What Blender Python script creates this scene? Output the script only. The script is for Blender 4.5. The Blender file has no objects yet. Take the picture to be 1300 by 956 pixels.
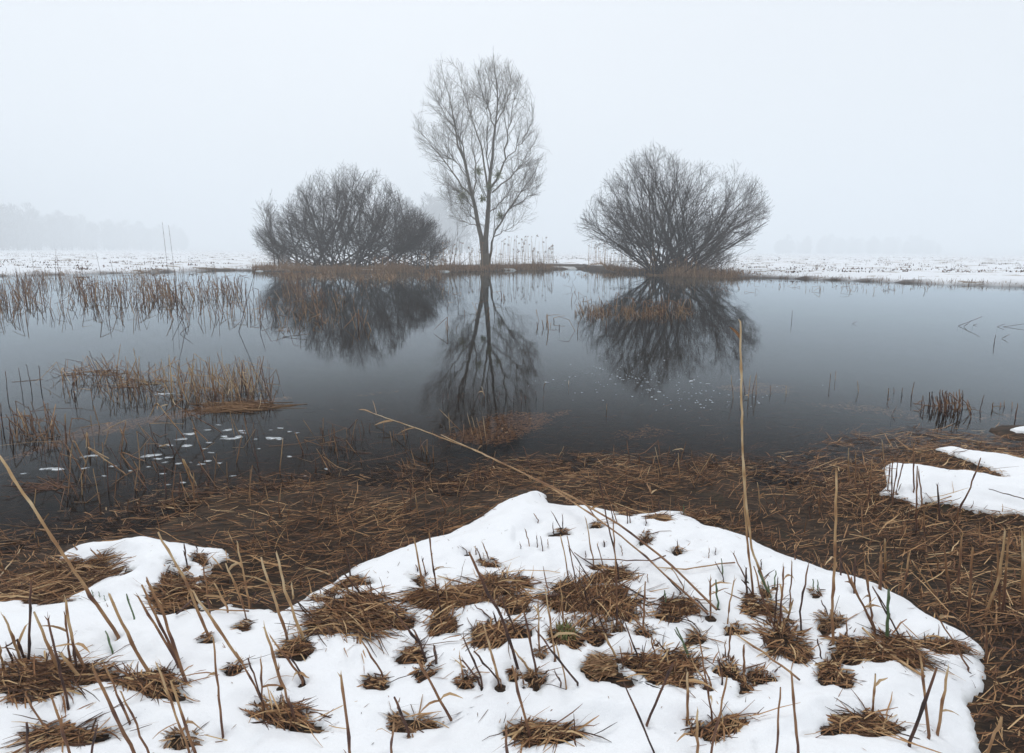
import bpy, math, random
import numpy as np
from mathutils import Matrix, Vector

rng = np.random.default_rng(7)
random.seed(7)
S = bpy.context.scene
COL = S.collection
R_ = math.radians

# ------------------------------------------------------------------ camera maths
FPX = 722.0                      # focal length in pixels of a 1300 px wide picture
CX, CY = 650.0, 433.5            # optical centre in that picture
HCAM = 1.5
PITCH = math.atan((433.5 - 318.5) / FPX)
ROLL = 7.0 / 1300.0
F_ = np.array([0, math.cos(PITCH), -math.sin(PITCH)])
R0 = np.array([1.0, 0, 0]); U0 = np.array([0, math.sin(PITCH), math.cos(PITCH)])
RV = R0 * math.cos(ROLL) + U0 * math.sin(ROLL)
UV = -R0 * math.sin(ROLL) + U0 * math.cos(ROLL)
CAM = np.array([0, 0, HCAM])

def ray(px, py):
    return F_ * FPX + RV * (px - CX) + UV * (CY - py)
def at(px, py, z=0.0):
    d = ray(px, py); return CAM + d * ((z - HCAM) / d[2])
def at_y(px, py, Y):
    d = ray(px, py); return CAM + d * (Y / d[1])
def proj(P):
    q = np.asarray(P) - CAM
    w = np.maximum(q @ F_, 1e-3)
    return CX + FPX * (q @ RV) / w, CY - FPX * (q @ UV) / w

# ------------------------------------------------------------------ noise and distance helpers
def _hash(ix, iy, seed):
    h = (ix.astype(np.int64) * 374761393 + iy.astype(np.int64) * 668265263 + seed * 974711) & 0xFFFFFFFF
    h = ((h ^ (h >> 13)) * 1274126177) & 0xFFFFFFFF
    return ((h ^ (h >> 16)) & 0xFFFF) / 65535.0
def vnoise(x, y, seed=0):
    ix, iy = np.floor(x), np.floor(y); fx, fy = x - ix, y - iy
    fx = fx * fx * (3 - 2 * fx); fy = fy * fy * (3 - 2 * fy)
    a, b = _hash(ix, iy, seed), _hash(ix + 1, iy, seed)
    c, d = _hash(ix, iy + 1, seed), _hash(ix + 1, iy + 1, seed)
    return (a + (b - a) * fx) * (1 - fy) + (c + (d - c) * fx) * fy
def fbm(x, y, seed=0, octs=4):
    s, a, t = 0.0, 1.0, 0.0
    for o in range(octs):
        s = s + a * vnoise(x * 2 ** o, y * 2 ** o, seed + o * 17); t += a; a *= 0.5
    return s / t - 0.5
def sstep(a, b, x):
    t = np.clip((x - a) / (b - a), 0, 1); return t * t * (3 - 2 * t)
def poly_sdf(x, y, poly):
    """signed distance to a polygon, positive inside"""
    x = np.asarray(x, float); y = np.asarray(y, float)
    best = np.full(x.shape, 1e9); inside = np.zeros(x.shape, bool)
    n = len(poly)
    for i in range(n):
        ax, ay = poly[i]; bx, by = poly[(i + 1) % n]
        ex, ey = bx - ax, by - ay
        t = np.clip(((x - ax) * ex + (y - ay) * ey) / (ex * ex + ey * ey + 1e-12), 0, 1)
        best = np.minimum(best, (x - ax - t * ex) ** 2 + (y - ay - t * ey) ** 2)
        c = ((ay > y) != (by > y)) & (x < ex * (y - ay) / (ey + 1e-12 * (ey == 0)) + ax)
        inside ^= c
    d = np.sqrt(best)
    return np.where(inside, d, -d)

# ------------------------------------------------------------------ mesh building
def mk_mesh(name, V, Q, tone=None, smooth=True, caps=None):
    me = bpy.data.meshes.new(name)
    V = np.asarray(V, np.float32).reshape(-1, 3); Q = np.asarray(Q, np.int32)
    k = Q.shape[1]
    loops = Q.ravel(); starts = np.arange(0, len(loops), k, dtype=np.int32)
    if caps is not None and len(caps):
        caps = np.asarray(caps, np.int32); kc = caps.shape[1]
        starts = np.concatenate([starts, len(loops) + np.arange(0, caps.size, kc, dtype=np.int32)])
        loops = np.concatenate([loops, caps.ravel()])
    me.vertices.add(len(V)); me.vertices.foreach_set('co', V.ravel())
    me.loops.add(len(loops)); me.loops.foreach_set('vertex_index', loops.astype(np.int32))
    me.polygons.add(len(starts)); me.polygons.foreach_set('loop_start', starts.astype(np.int32))
    me.polygons.foreach_set('use_smooth', np.full(len(starts), smooth))
    if tone is not None:
        a = me.attributes.new('tone', 'FLOAT', 'POINT')
        a.data.foreach_set('value', np.asarray(tone, np.float32).ravel())
    me.update(calc_edges=True); me.validate()
    return me

def unit(v):
    return v / np.maximum(np.linalg.norm(v, axis=-1, keepdims=True), 1e-9)

def tubes(P, R, sides=3, tone=None):
    """P (n,K,3) polylines, R (n,K) radii -> V, Q, tone, caps"""
    P = np.asarray(P, float); n, K, _ = P.shape
    T = np.gradient(P, axis=1); T = unit(T)
    ref = np.where(np.abs(T[..., 2:3]) > 0.9, np.array([1.0, 0, 0]), np.array([0, 0, 1.0]))
    u = unit(np.cross(T, ref)); v = np.cross(T, u)
    a = np.arange(sides) * 2 * np.pi / sides
    ring = P[:, :, None, :] + R[:, :, None, None] * (np.cos(a)[:, None] * u[:, :, None, :] + np.sin(a)[:, None] * v[:, :, None, :])
    idx = np.arange(n * K * sides).reshape(n, K, sides)
    nx = np.roll(idx, -1, axis=2)
    Q = np.stack([idx[:, :-1], nx[:, :-1], nx[:, 1:], idx[:, 1:]], -1).reshape(-1, 4)
    tv = None if tone is None else np.repeat(np.broadcast_to(tone, (n, K))[:, :, None], sides, 2).ravel()
    return ring.reshape(-1, 3), Q, tv, idx[:, -1, :]

def ribbons(P, W, side, tone=None):
    """flat blades: P (n,K,3), W (n,K) half widths, side (n,3) width direction"""
    n, K, _ = P.shape
    s = side[:, None, :] * W[:, :, None]
    V = np.stack([P - s, P + s], 2)
    idx = np.arange(n * K * 2).reshape(n, K, 2)
    Q = np.stack([idx[:, :-1, 0], idx[:, :-1, 1], idx[:, 1:, 1], idx[:, 1:, 0]], -1).reshape(-1, 4)
    tv = None if tone is None else np.repeat(np.broadcast_to(tone, (n, K))[:, :, None], 2, 2).ravel()
    return V.reshape(-1, 3), Q, tv

class Pile:
    """collects pieces of ONE object"""
    def __init__(s): s.V, s.Q, s.T, s.C, s.n = [], [], [], [], 0
    def add(s, V, Q, T=None, C=None):
        s.V.append(V); s.Q.append(np.asarray(Q) + s.n); s.T.append(np.zeros(len(V)) if T is None else T)
        if C is not None: s.C.append(np.asarray(C) + s.n)
        s.n += len(V)
    def mesh(s, name, origin=None, smooth=True):
        V = np.concatenate(s.V)
        if origin is not None: V = V - np.asarray(origin)
        caps = np.concatenate(s.C) if s.C and len({c.shape[1] for c in s.C}) == 1 else None
        return mk_mesh(name, V, np.concatenate(s.Q), np.concatenate(s.T), smooth, caps)

def link(name, me, mat, parent=None, loc=None):
    o = bpy.data.objects.new(name, me)
    if mat is not None and me is not None and not me.materials: me.materials.append(mat)
    COL.objects.link(o)
    if parent is not None: o.parent = parent
    if loc is not None: o.location = tuple(float(c) for c in loc)
    return o
def tag(o, label=None, cat=None, group=None, kind=None):
    if label: o['label'] = label
    if cat: o['category'] = cat
    if group: o['group'] = group
    if kind: o['kind'] = kind
    return o
def empty(name, loc):
    o = bpy.data.objects.new(name, None); COL.objects.link(o)
    o.location = tuple(float(c) for c in loc); o.empty_display_size = 0.1
    return o

# ------------------------------------------------------------------ materials
def new_mat(name):
    m = bpy.data.materials.new(name); m.use_nodes = True
    nt = m.node_tree; nt.nodes.clear()
    out = nt.nodes.new('ShaderNodeOutputMaterial')
    return m, nt, out
def ramp(nt, stops, fac=None):
    r = nt.nodes.new('ShaderNodeValToRGB')
    e = r.color_ramp.elements
    while len(e) < len(stops): e.new(0.5)
    for el, (p, c) in zip(e, stops): el.position = p; el.color = (*c, 1)
    if fac is not None: nt.links.new(fac, r.inputs['Fac'])
    return r.outputs['Color']
def noise(nt, scale, detail=4, rough=0.55, vec=None):
    n = nt.nodes.new('ShaderNodeTexNoise'); n.inputs['Scale'].default_value = scale
    n.inputs['Detail'].default_value = detail; n.inputs['Roughness'].default_value = rough
    if vec is not None: nt.links.new(vec, n.inputs['Vector'])
    return n.outputs['Fac']
def mathn(nt, op, a, b=None, clamp=False):
    n = nt.nodes.new('ShaderNodeMath'); n.operation = op; n.use_clamp = clamp
    for i, v in enumerate([a, b]):
        if v is None: continue
        if isinstance(v, (int, float)): n.inputs[i].default_value = v
        else: nt.links.new(v, n.inputs[i])
    return n.outputs[0]
def mix(nt, fac, a, b):
    n = nt.nodes.new('ShaderNodeMix'); n.data_type = 'RGBA'
    for i, v in ((0, fac), (6, a), (7, b)):
        if isinstance(v, (int, float)): n.inputs[i].default_value = v
        elif isinstance(v, tuple): n.inputs[i].default_value = (*v, 1)
        else: nt.links.new(v, n.inputs[i])
    return n.outputs[2]
def attr(nt, name):
    n = nt.nodes.new('ShaderNodeAttribute'); n.attribute_name = name; return n.outputs['Fac']
def mapped(nt, scale):
    tc = nt.nodes.new('ShaderNodeTexCoord'); mp = nt.nodes.new('ShaderNodeMapping')
    mp.inputs['Scale'].default_value = scale; nt.links.new(tc.outputs['Object'], mp.inputs['Vector'])
    return mp.outputs['Vector']
def bsdf(nt, out, col, rough=0.8, bump=None, bstr=0.5, bdist=0.01, spec=0.3, sss=None):
    p = nt.nodes.new('ShaderNodeBsdfPrincipled')
    if isinstance(col, tuple): p.inputs['Base Color'].default_value = (*col, 1)
    else: nt.links.new(col, p.inputs['Base Color'])
    if isinstance(rough, (int, float)): p.inputs['Roughness'].default_value = rough
    else: nt.links.new(rough, p.inputs['Roughness'])
    p.inputs['Specular IOR Level'].default_value = spec
    if sss:
        p.inputs['Subsurface Weight'].default_value = sss; p.inputs['Subsurface Radius'].default_value = (0.5, 0.6, 0.8)
        p.inputs['Subsurface Scale'].default_value = 0.02
    if bump is not None:
        b = nt.nodes.new('ShaderNodeBump'); b.inputs['Strength'].default_value = bstr; b.inputs['Distance'].default_value = bdist
        nt.links.new(bump, b.inputs['Height']); nt.links.new(b.outputs['Normal'], p.inputs['Normal'])
    nt.links.new(p.outputs['BSDF'], out.inputs['Surface'])
    return p

REED_STOPS = [(0.0, (0.030, 0.018, 0.017)), (0.28, (0.120, 0.055, 0.034)), (0.55, (0.265, 0.135, 0.062)), (0.78, (0.45, 0.285, 0.14)), (1.0, (0.60, 0.45, 0.27))]
def plant_mat(name, stops, rough=0.7, streak=60):
    m, nt, out = new_mat(name)
    t = attr(nt, 'tone')
    n = noise(nt, streak, 3, 0.6, mapped(nt, (1, 1, 0.25)))
    f = mathn(nt, 'ADD', t, mathn(nt, 'MULTIPLY', mathn(nt, 'SUBTRACT', n, 0.5), 0.30), True)
    bsdf(nt, out, ramp(nt, stops, f), rough, spec=0.25)
    return m
M_REED = plant_mat('dry_reed', REED_STOPS, 0.6)
M_GRASS = plant_mat('dead_grass', [(0.0, (0.020, 0.010, 0.006)), (0.3, (0.100, 0.044, 0.020)), (0.6, (0.255, 0.122, 0.054)), (0.85, (0.45, 0.265, 0.125)), (1.0, (0.58, 0.41, 0.22))], 0.8, 40)
M_RUST = plant_mat('rust_grass', [(0.0, (0.06, 0.03, 0.015)), (0.5, (0.235, 0.125, 0.06)), (1.0, (0.45, 0.29, 0.15))], 0.75, 40)
M_SHOOT = plant_mat('green_shoot', [(0.0, (0.12, 0.12, 0.05)), (0.5, (0.085, 0.135, 0.06)), (1.0, (0.16, 0.20, 0.12))], 0.55, 50)
M_BARK = plant_mat('tree_bark', [(0.0, (0.06, 0.046, 0.030)), (0.5, (0.14, 0.108, 0.070)), (1.0, (0.22, 0.175, 0.12))], 0.9, 6)
M_TWIG = plant_mat('shrub_twig', [(0.0, (0.026, 0.016, 0.012)), (0.5, (0.066, 0.044, 0.032)), (1.0, (0.15, 0.10, 0.070))], 0.85, 3)
M_MISTLE = plant_mat('mistletoe', [(0.0, (0.10, 0.115, 0.04)), (0.5, (0.20, 0.215, 0.08)), (1.0, (0.30, 0.31, 0.13))], 0.7, 5)
M_WOOD = plant_mat('far_wood', [(0.0, (0.035, 0.036, 0.038)), (1.0, (0.07, 0.068, 0.066))], 0.95, 1)

# snow
m, nt, out = new_mat('snow_crust'); M_SNOW = m
v = mapped(nt, (1, 1, 1))
h = mathn(nt, 'ADD', mathn(nt, 'MULTIPLY', noise(nt, 260, 3, 0.7, v), 0.35), noise(nt, 34, 4, 0.6, v))
c = ramp(nt, [(0.0, (0.83, 0.845, 0.87)), (0.35, (0.90, 0.905, 0.92)), (1.0, (0.93, 0.935, 0.94))], noise(nt, 7, 6, 0.65, v))
wetn = mathn(nt, 'ADD', attr(nt, 'tone'), mathn(nt, 'MULTIPLY', mathn(nt, 'SUBTRACT', noise(nt, 30, 4, 0.65, v), 0.5), 1.0))
c = mix(nt, ramp(nt, [(0.0, (1, 1, 1)), (0.5, (0, 0, 0))], wetn), c, (0.66, 0.66, 0.65))   # thin soaked rim of the melting sheet
bsdf(nt, out, c, 0.5, h, 0.55, 0.008, 0.3)

# slush
m, nt, out = new_mat('slush'); M_SLUSH = m
p = bsdf(nt, out, ramp(nt, [(0.3, (0.50, 0.53, 0.55)), (0.7, (0.80, 0.82, 0.84))], noise(nt, 40, 4, 0.6, mapped(nt, (1, 1, 1)))), 0.5, spec=0.3)
nt.links.new(ramp(nt, [(0.36, (.22, .22, .22)), (0.62, (.95, .95, .95))], noise(nt, 28, 4, 0.65, mapped(nt, (1, 1, 1)))), p.inputs['Alpha'])

# ground: mud and litter near, snow with brown clods on the field
m, nt, out = new_mat('earth'); M_EARTH = m
v = mapped(nt, (1, 1, 1))
cov = attr(nt, 'tone')
lit = noise(nt, 26, 9, 0.78, mapped(nt, (0.5, 2.0, 1)))
mud = ramp(nt, [(0.34, (0.010, 0.007, 0.005)), (0.50, (0.034, 0.020, 0.011)), (0.62, (0.085, 0.048, 0.025)), (0.76, (0.19, 0.115, 0.06))], lit)
moss = mix(nt, ramp(nt, [(0.60, (0, 0, 0)), (0.74, (.8, .8, .8))], noise(nt, 2.2, 4, 0.6, v)), mud, (0.030, 0.032, 0.012))
n1 = noise(nt, 0.55, 6, 0.72, mapped(nt, (0.8, 1.0, 1)))
n2 = noise(nt, 0.06, 3, 0.6, v)
clod = ramp(nt, [(0.565, (0, 0, 0)), (0.60, (1, 1, 1))], mathn(nt, 'ADD', n1, mathn(nt, 'MULTIPLY', mathn(nt, 'SUBTRACT', n2, 0.5), 0.22)))
field = mix(nt, clod, (0.84, 0.86, 0.89), (0.30, 0.24, 0.18))
bsdf(nt, out, mix(nt, cov, moss, field), 0.85, mathn(nt, 'MULTIPLY', lit, 1.0), 0.5, 0.02, 0.2)

# water
m, nt, out = new_mat('pond_water'); M_WATER = m
tcn = nt.nodes.new('ShaderNodeTexCoord')
b = nt.nodes.new('ShaderNodeBump'); b.inputs['Strength'].default_value = 0.10; b.inputs['Distance'].default_value = 0.010
hh = mathn(nt, 'ADD', noise(nt, 1.6, 2, 0.5, mapped(nt, (1, 1, 1))), mathn(nt, 'MULTIPLY', noise(nt, 9, 2, 0.5, mapped(nt, (0.7, 1.3, 1))), 0.12))
nt.links.new(hh, b.inputs['Height'])
fr = nt.nodes.new('ShaderNodeFresnel'); fr.inputs['IOR'].default_value = 1.333
nt.links.new(b.outputs['Normal'], fr.inputs['Normal'])
mr = nt.nodes.new('ShaderNodeMapRange'); mr.interpolation_type = 'SMOOTHSTEP'
mr.inputs['From Min'].default_value = 0.0; mr.inputs['From Max'].default_value = 0.36; mr.inputs['To Min'].default_value = 0.10
nt.links.new(fr.outputs['Fac'], mr.inputs['Value'])
fac = mathn(nt, 'MULTIPLY', mathn(nt, 'POWER', fr.outputs['Fac'], 1.2), mr.outputs['Result'])
gl = nt.nodes.new('ShaderNodeBsdfGlossy'); gl.inputs['Roughness'].default_value = 0.03; gl.inputs['Color'].default_value = (0.86, 0.945, 1, 1)
nt.links.new(b.outputs['Normal'], gl.inputs['Normal'])
tr = nt.nodes.new('ShaderNodeBsdfTransparent'); tr.inputs['Color'].default_value = (0.56, 0.46, 0.33, 1)
mx = nt.nodes.new('ShaderNodeMixShader')
nt.links.new(fac, mx.inputs[0]); nt.links.new(tr.outputs[0], mx.inputs[1]); nt.links.new(gl.outputs[0], mx.inputs[2])
nt.links.new(mx.outputs[0], out.inputs['Surface'])

# haze
m, nt, out = new_mat('haze_air'); M_HAZE = m
pv = nt.nodes.new('ShaderNodeVolumePrincipled')
pv.inputs['Color'].default_value = (0.93, 0.965, 0.992, 1); pv.inputs['Density'].default_value = 0.0046
pv.inputs['Anisotropy'].default_value = 0.25
try: pv.inputs['Density Attribute'].default_value = ''
except Exception: pass
nt.links.new(pv.outputs[0], out.inputs['Volume'])
try: m.cycles.homogeneous_volume = True
except Exception: pass

# ------------------------------------------------------------------ world and sun
W = bpy.data.worlds.new('World'); S.world = W; W.use_nodes = True
nt = W.node_tree; nt.nodes.clear()
SUN_EL, SUN_AZ = R_(52), R_(-20)
sky = nt.nodes.new('ShaderNodeTexSky'); sky.sky_type = 'NISHITA'; sky.sun_disc = False
sky.sun_elevation = SUN_EL; sky.sun_rotation = SUN_AZ; sky.dust_density = 4.0; sky.air_density = 1.0
hsv = nt.nodes.new('ShaderNodeHueSaturation'); hsv.inputs['Saturation'].default_value = 0.2
nt.links.new(sky.outputs[0], hsv.inputs['Color'])
over = mix(nt, 0.85, hsv.outputs[0], (9.65, 10.15, 10.8))      # the even grey of the cloud layer
bg = nt.nodes.new('ShaderNodeBackground'); bg.inputs['Strength'].default_value = 0.10
wo = nt.nodes.new('ShaderNodeOutputWorld')
nt.links.new(over, bg.inputs['Color']); nt.links.new(bg.outputs[0], wo.inputs['Surface'])
sl = bpy.data.lights.new('sun', 'SUN'); sl.energy = 0.95; sl.angle = R_(25); sl.color = (1, 0.97, 0.93)
so = bpy.data.objects.new('sun', sl); COL.objects.link(so)
sd = Vector((math.sin(SUN_AZ) * math.cos(SUN_EL), math.cos(SUN_AZ) * math.cos(SUN_EL), math.sin(SUN_EL)))
so.rotation_euler = sd.to_track_quat('Z', 'Y').to_euler(); so.location = (0, 0, 30)

# ------------------------------------------------------------------ outlines of shore and snow
def P2(px, z=0.0): return [tuple(at(a, b, z)[:2]) for a, b in px]
SHORE_PX = [(0, 692), (60, 682), (140, 664), (230, 640), (330, 612), (420, 600), (520, 600), (565, 616), (620, 602), (690, 592), (760, 586),
            (850, 588), (930, 592), (1000, 600), (1060, 588), (1110, 566), (1170, 556), (1230, 560), (1300, 572), (1420, 586)]
LAND = P2(SHORE_PX) + [(16, 4.0), (60, 3.0), (60, -30), (-60, -30), (-60, 0.2), (-9, 1.6)]
MAIN_PX = [(680, 612), (692, 616), (697, 627), (720, 628), (742, 625), (765, 630), (800, 638), (825, 637), (840, 633), (870, 634), (882, 640),
           (897, 652), (915, 655), (950, 667), (1000, 688), (1050, 707), (1075, 712), (1105, 724), (1150, 745), (1180, 765), (1205, 776),
           (1238, 794), (1249, 806), (1252, 845), (1238, 870), (1260, 956)]
MAIN_PX2 = [(0, 737), (37, 727), (57, 748), (90, 740), (112, 731), (142, 704), (125, 697), (103, 704), (80, 700), (67, 691), (82, 681), (100, 675),
            (140, 671), (190, 668), (214, 675), (254, 680), (284, 683), (292, 692), (275, 703), (262, 719), (247, 729), (240, 723), (232, 716),
            (217, 720), (200, 730), (197, 743), (202, 760), (220, 760), (230, 757), (243, 747), (258, 740), (262, 750), (266, 756), (291, 745), (303, 753),
            (337, 755), (351, 759), (368, 748), (389, 735), (420, 721), (433, 713), (457, 700), (493, 688), (517, 678), (543, 670), (570, 664),
            (587, 653), (614, 642), (630, 630), (654, 622)]
SNOW_MAIN = P2(MAIN_PX, 0.13) + [(1.9, 0.9), (2.3, -1.5), (-4.5, -1.5), (-4.5, 1.75), (-2.6, 1.85)] + P2(MAIN_PX2, 0.13)
SNOW_BANK = P2([(1184, 563), (1207, 563), (1231, 571), (1272, 578), (1300, 583), (1390, 592), (1470, 606), (1450, 648), (1380, 655), (1300, 649), (1272, 645), (1231, 640),
                (1207, 633), (1180, 631), (1168, 638), (1144, 627), (1118, 622), (1126, 611), (1121, 586), (1132, 581), (1163, 588), (1197, 593),
                (1222, 592), (1240, 596), (1262, 602), (1275, 600), (1262, 594), (1232, 583), (1205, 573)], 0.09)
SNOW_ISLE = P2([(1282, 543), (1292, 540), (1310, 539), (1340, 541), (1345, 547), (1310, 548), (1290, 546)], 0.05)
FAR_PX = [(-900, 368), (-400, 358), (0, 350.5), (100, 348), (200, 345.5), (280, 343), (330, 344), (400, 346), (500, 346), (600, 344.5), (700, 342), (745, 341.5),
          (765, 345), (850, 350), (930, 352), (1000, 353.5), (1100, 357), (1200, 361), (1300, 364), (1700, 384), (2200, 412)]
FAR_W = np.array([at(a, b, 0.0)[:2] for a, b in FAR_PX])
def far_shore(x): return np.interp(x, FAR_W[:, 0], FAR_W[:, 1])

# tufts of dead grass that melt through the snow: photo position, radii, how one can find them, kind of grass
TUFTS = [
 (74, 722, 60, 22, 'the broad straw mat inside the smaller snow lobe', 'g'),
 (72, 750, 15, 5, 'the flattened wedge below the broad straw mat', 'r'),
 (223, 737, 30, 19, 'the ragged tuft biting into the smaller snow lobe', 'g'),
 (45, 862, 64, 20, 'the long straw mat by the crossed purple stems', 'g'),
 (118, 856, 24, 9, 'the tuft under the sheaf of three tan stalks', 'g'),
 (190, 866, 44, 11, 'the tuft under the trio of long parallel stalks', 'g'),
 (253, 701, 10, 4, 'the tiny mossy hole on the smaller snow lobe', 'g'),
 (309, 788, 9, 8, 'the round little hole beside the lying straw', 'g'),
 (261, 808, 9, 5, 'the slit in the snow behind the slanting stalk', 'g'),
 (374, 822, 25, 11, 'the oval nest where two tall stalks rise', 'g'),
 (296, 849, 11, 5, 'the narrow hollow at the foot of the slanting stalk', 'g'),
 (450, 777, 54, 27, 'the great brown mat facing the flooded channel', 'g'),
 (443, 732, 19, 8, 'the spiky tuft on the snow rim above the channel', 'g'),
 (409, 748, 14, 7, 'the shallow gap in the snow rim', 'r'),
 (619, 713, 12, 4, 'the crumbly tuft with a short stub on open snow', 'r'),
 (534, 734, 7, 5, 'the dark hole with paired shreddy stalks', 'g'),
 (565, 757, 50, 12, 'the layered straw bank in the middle of the snow', 'g'),
 (563, 786, 23, 15, 'the hanging tail of the layered straw bank', 'g'),
 (625, 742, 36, 10, 'the crest of brown straw crossed by a black stalk', 'r'),
 (655, 762, 22, 9, 'the hay lump beneath the crest of brown straw', 'g'),
 (663, 737, 12, 5, 'the dark notch beside the crest of brown straw', 'g'),
 (628, 802, 34, 15, 'the thick tuft speared by the long black stalk', 'g'),
 (524, 825, 13, 13, 'the laddered hollow with two dark stubs', 'g'),
 (539, 849, 12, 9, 'the round bird-nest tuft under two dark stubs', 'r'),
 (475, 860, 15, 9, 'the tuft at the foot of a lone thin straw', 'g'),
 (652, 854, 7, 7, 'the dark pit at the foot of the long black stalk', 'g'),
 (678, 860, 11, 10, 'the shaggy rust tuft with a slanted tan stub', 'r'),
 (686, 827, 5, 4, 'the bead of straw under two thin stalks', 'r'),
 (592, 862, 13, 7, 'the tuft under a fan of dark crossed stems', 'r'),
 (713, 675, 8, 3.5, 'the small clump of three stubs on clean snow', 'g'),
 (757, 664, 6, 4, 'the dimple under the fallen cane', 'g'),
 (794, 640, 9, 3.5, 'the dark dot near the snow point', 'g'),
 (837, 650, 16, 4.5, 'the flat rim tuft with paired stubs', 'g'),
 (893, 642, 17, 6, 'the dark bite in the snow rim', 'g'),
 (820, 684, 6, 6, 'the curled rusty leaf tuft', 'r'),
 (860, 700, 4, 2.5, 'the pinhole with one dark stub', 'g'),
 (776, 726, 23, 9, 'the sloping tuft under the fallen cane', 'g'),
 (756, 759, 62, 17, 'the widest straw band across the snow', 'g'),
 (858, 770, 28, 13, 'the nest closing the widest straw band', 'g'),
 (718, 742, 18, 7, 'the dark ledge over the widest straw band', 'g'),
 (719, 803, 20, 14, 'the mossy round tuft below the widest straw band', 'm'),
 (755, 801, 18, 9, 'the tuft joined to the mossy round one', 'g'),
 (763, 843, 27, 16, 'the combed orange grass fan', 'o'),
 (819, 796, 10, 6, 'the button tuft with one straight stalk', 'r'),
 (783, 793, 6, 3, 'the speck of straw with a tall thin stalk', 'r'),
 (802, 835, 11, 4.5, 'the dark lens beside the combed orange fan', 'g'),
 (849, 842, 37, 23, 'the bushy tuft with green-grey blades', 'g'),
 (884, 804, 14, 5, 'the loose flat tuft under a bent stub', 'r'),
 (960, 769, 21, 13, 'the mat at the foot of the tallest reed', 'g'),
 (970, 750, 6, 6, 'the sheath hole of the tallest reed', 'r'),
 (934, 796, 13, 5, 'the flat tuft with one straight brown stalk', 'g'),
 (996, 810, 26, 19, 'the deep tuft with three upright stalks', 'r'),
 (1054, 788, 17, 8, 'the leathery brown tuft below a short stub', 'r'),
 (926, 843, 16, 11, 'the black-brown tuft beside the long slanted straw', 'g'),
 (966, 850, 20, 6, 'the thin strip of straw along the slanted straw', 'g'),
 (947, 862, 9, 7, 'the rust bundle under a lone post-like stub', 'r'),
 (1059, 848, 19, 14, 'the dark crumbly tuft near the wide mat', 'g'),
 (1086, 820, 27, 15, 'the wide mat that opens to the channel', 'g'),
 (1140, 822, 40, 15, 'the tangle under the green-based stalk', 'g'),
 (1200, 812, 30, 9, 'the straw tongue running into the channel', 'g'),
 (1036, 752, 7, 3, 'the chip of straw with twin green tips', 'r'),
 (360, 905, 40, 14, 'the low straw patch below the oval nest', 'g'),
 (520, 915, 26, 12, 'the low tuft below the round bird-nest tuft', 'r'),
 (690, 925, 44, 13, 'the low mat below the shaggy rust tuft', 'g'),
 (905, 920, 34, 14, 'the low tuft below the bushy one', 'g'),
 (1090, 915, 44, 16, 'the low brown mat below the dark crumbly tuft', 'g'),
 (80, 930, 50, 14, 'the low mat below the long straw mat', 'g'),
 (230, 940, 26, 9, 'the low tuft below the trio of stalks', 'r'),
]

def snow_field(x, y):
    """signed distance (m) to the edge of the near snow, positive where snow lies"""
    wob = 0.045 * fbm(x * 7, y * 7, 3, 3) + 0.034 * fbm(x * 28, y * 28, 9, 3)
    d = np.maximum(np.maximum(poly_sdf(x, y, SNOW_MAIN), poly_sdf(x, y, SNOW_BANK)), poly_sdf(x, y, SNOW_ISLE))
    d = d + wob * np.clip(1 - np.abs(d) * 4, 0, 1)
    pts = np.stack([x, y, np.full_like(x, 0.13)], -1)
    ok = y > 0.9
    px, py = proj(pts)
    dist = np.sqrt(x * x + y * y + 1.9)
    for cx, cy, rx, ry, *_ in TUFTS:
        near = ok & (np.abs(px - cx) < rx * 2 + 45) & (np.abs(py - cy) < ry * 2 + 40)
        if not near.any(): continue
        rxe, rye = max(rx * .93, 5), max(ry * .93, 2.8)
        ang = np.arctan2((py[near] - cy) / rye, (px[near] - cx) / rxe)
        e = np.hypot((px[near] - cx) / rxe, (py[near] - cy) / rye)
        e = e * (1 + 0.20 * np.sin(ang * 2 + cx * 1.7) + 0.18 * np.sin(ang * 3 + cx) + 0.12 * np.sin(ang * 5 + cy)) + 0.95 * fbm(x[near] * 15, y[near] * 15, 5, 4) + .07
        sc = min(rxe / FPX, rye / FPX * 1.8) * dist[near]
        d[near] = np.minimum(d[near], (e - 1) * sc)
    return d

def bed_z(x, y, ds=None):
    """height of the soil"""
    x = np.asarray(x, float); y = np.asarray(y, float)
    dl = np.full(x.shape, -9.0)
    nr = (y < 12)
    if nr.any(): dl[nr] = poly_sdf(x[nr], y[nr], LAND) + 0.25 * fbm(x[nr] * 1.7, y[nr] * 1.7, 21, 4)
    zn = np.where(dl > 0, -0.010 + 0.030 * sstep(0, 0.5, dl), -0.03 - 0.12 * np.minimum(-dl, 3) - 0.03 * np.minimum(-dl, 10))
    if nr.any():
        d0 = np.maximum(np.maximum(poly_sdf(x[nr], y[nr], SNOW_MAIN), poly_sdf(x[nr], y[nr], SNOW_BANK)), poly_sdf(x[nr], y[nr], SNOW_ISLE))
        zn[nr] += 0.085 * sstep(-0.22, 0.25, d0) + 0.05 * fbm(x[nr] * 2.3, y[nr] * 2.3, 4, 4) * sstep(-2.5, 0.1, dl[nr]) 
        isl = poly_sdf(x[nr], y[nr], SNOW_ISLE)
        zn[nr] = np.maximum(zn[nr], np.where(isl > -0.15, 0.03 * sstep(-0.15, 0.05, isl) + 0.005, -9))
    d2 = y - far_shore(x) + 0.5 * fbm(x * 0.35, y * 0.1, 33, 3)
    zf = np.where(d2 < 0, np.maximum(d2 * 0.12, -0.85), 0.15 * sstep(0, 0.5, d2) + 0.18 * sstep(0.4, 6, d2) + 0.22 * fbm(x * 0.5, y * 0.5, 8, 3) * sstep(1, 8, d2))
    return np.maximum(zn, zf)

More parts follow.
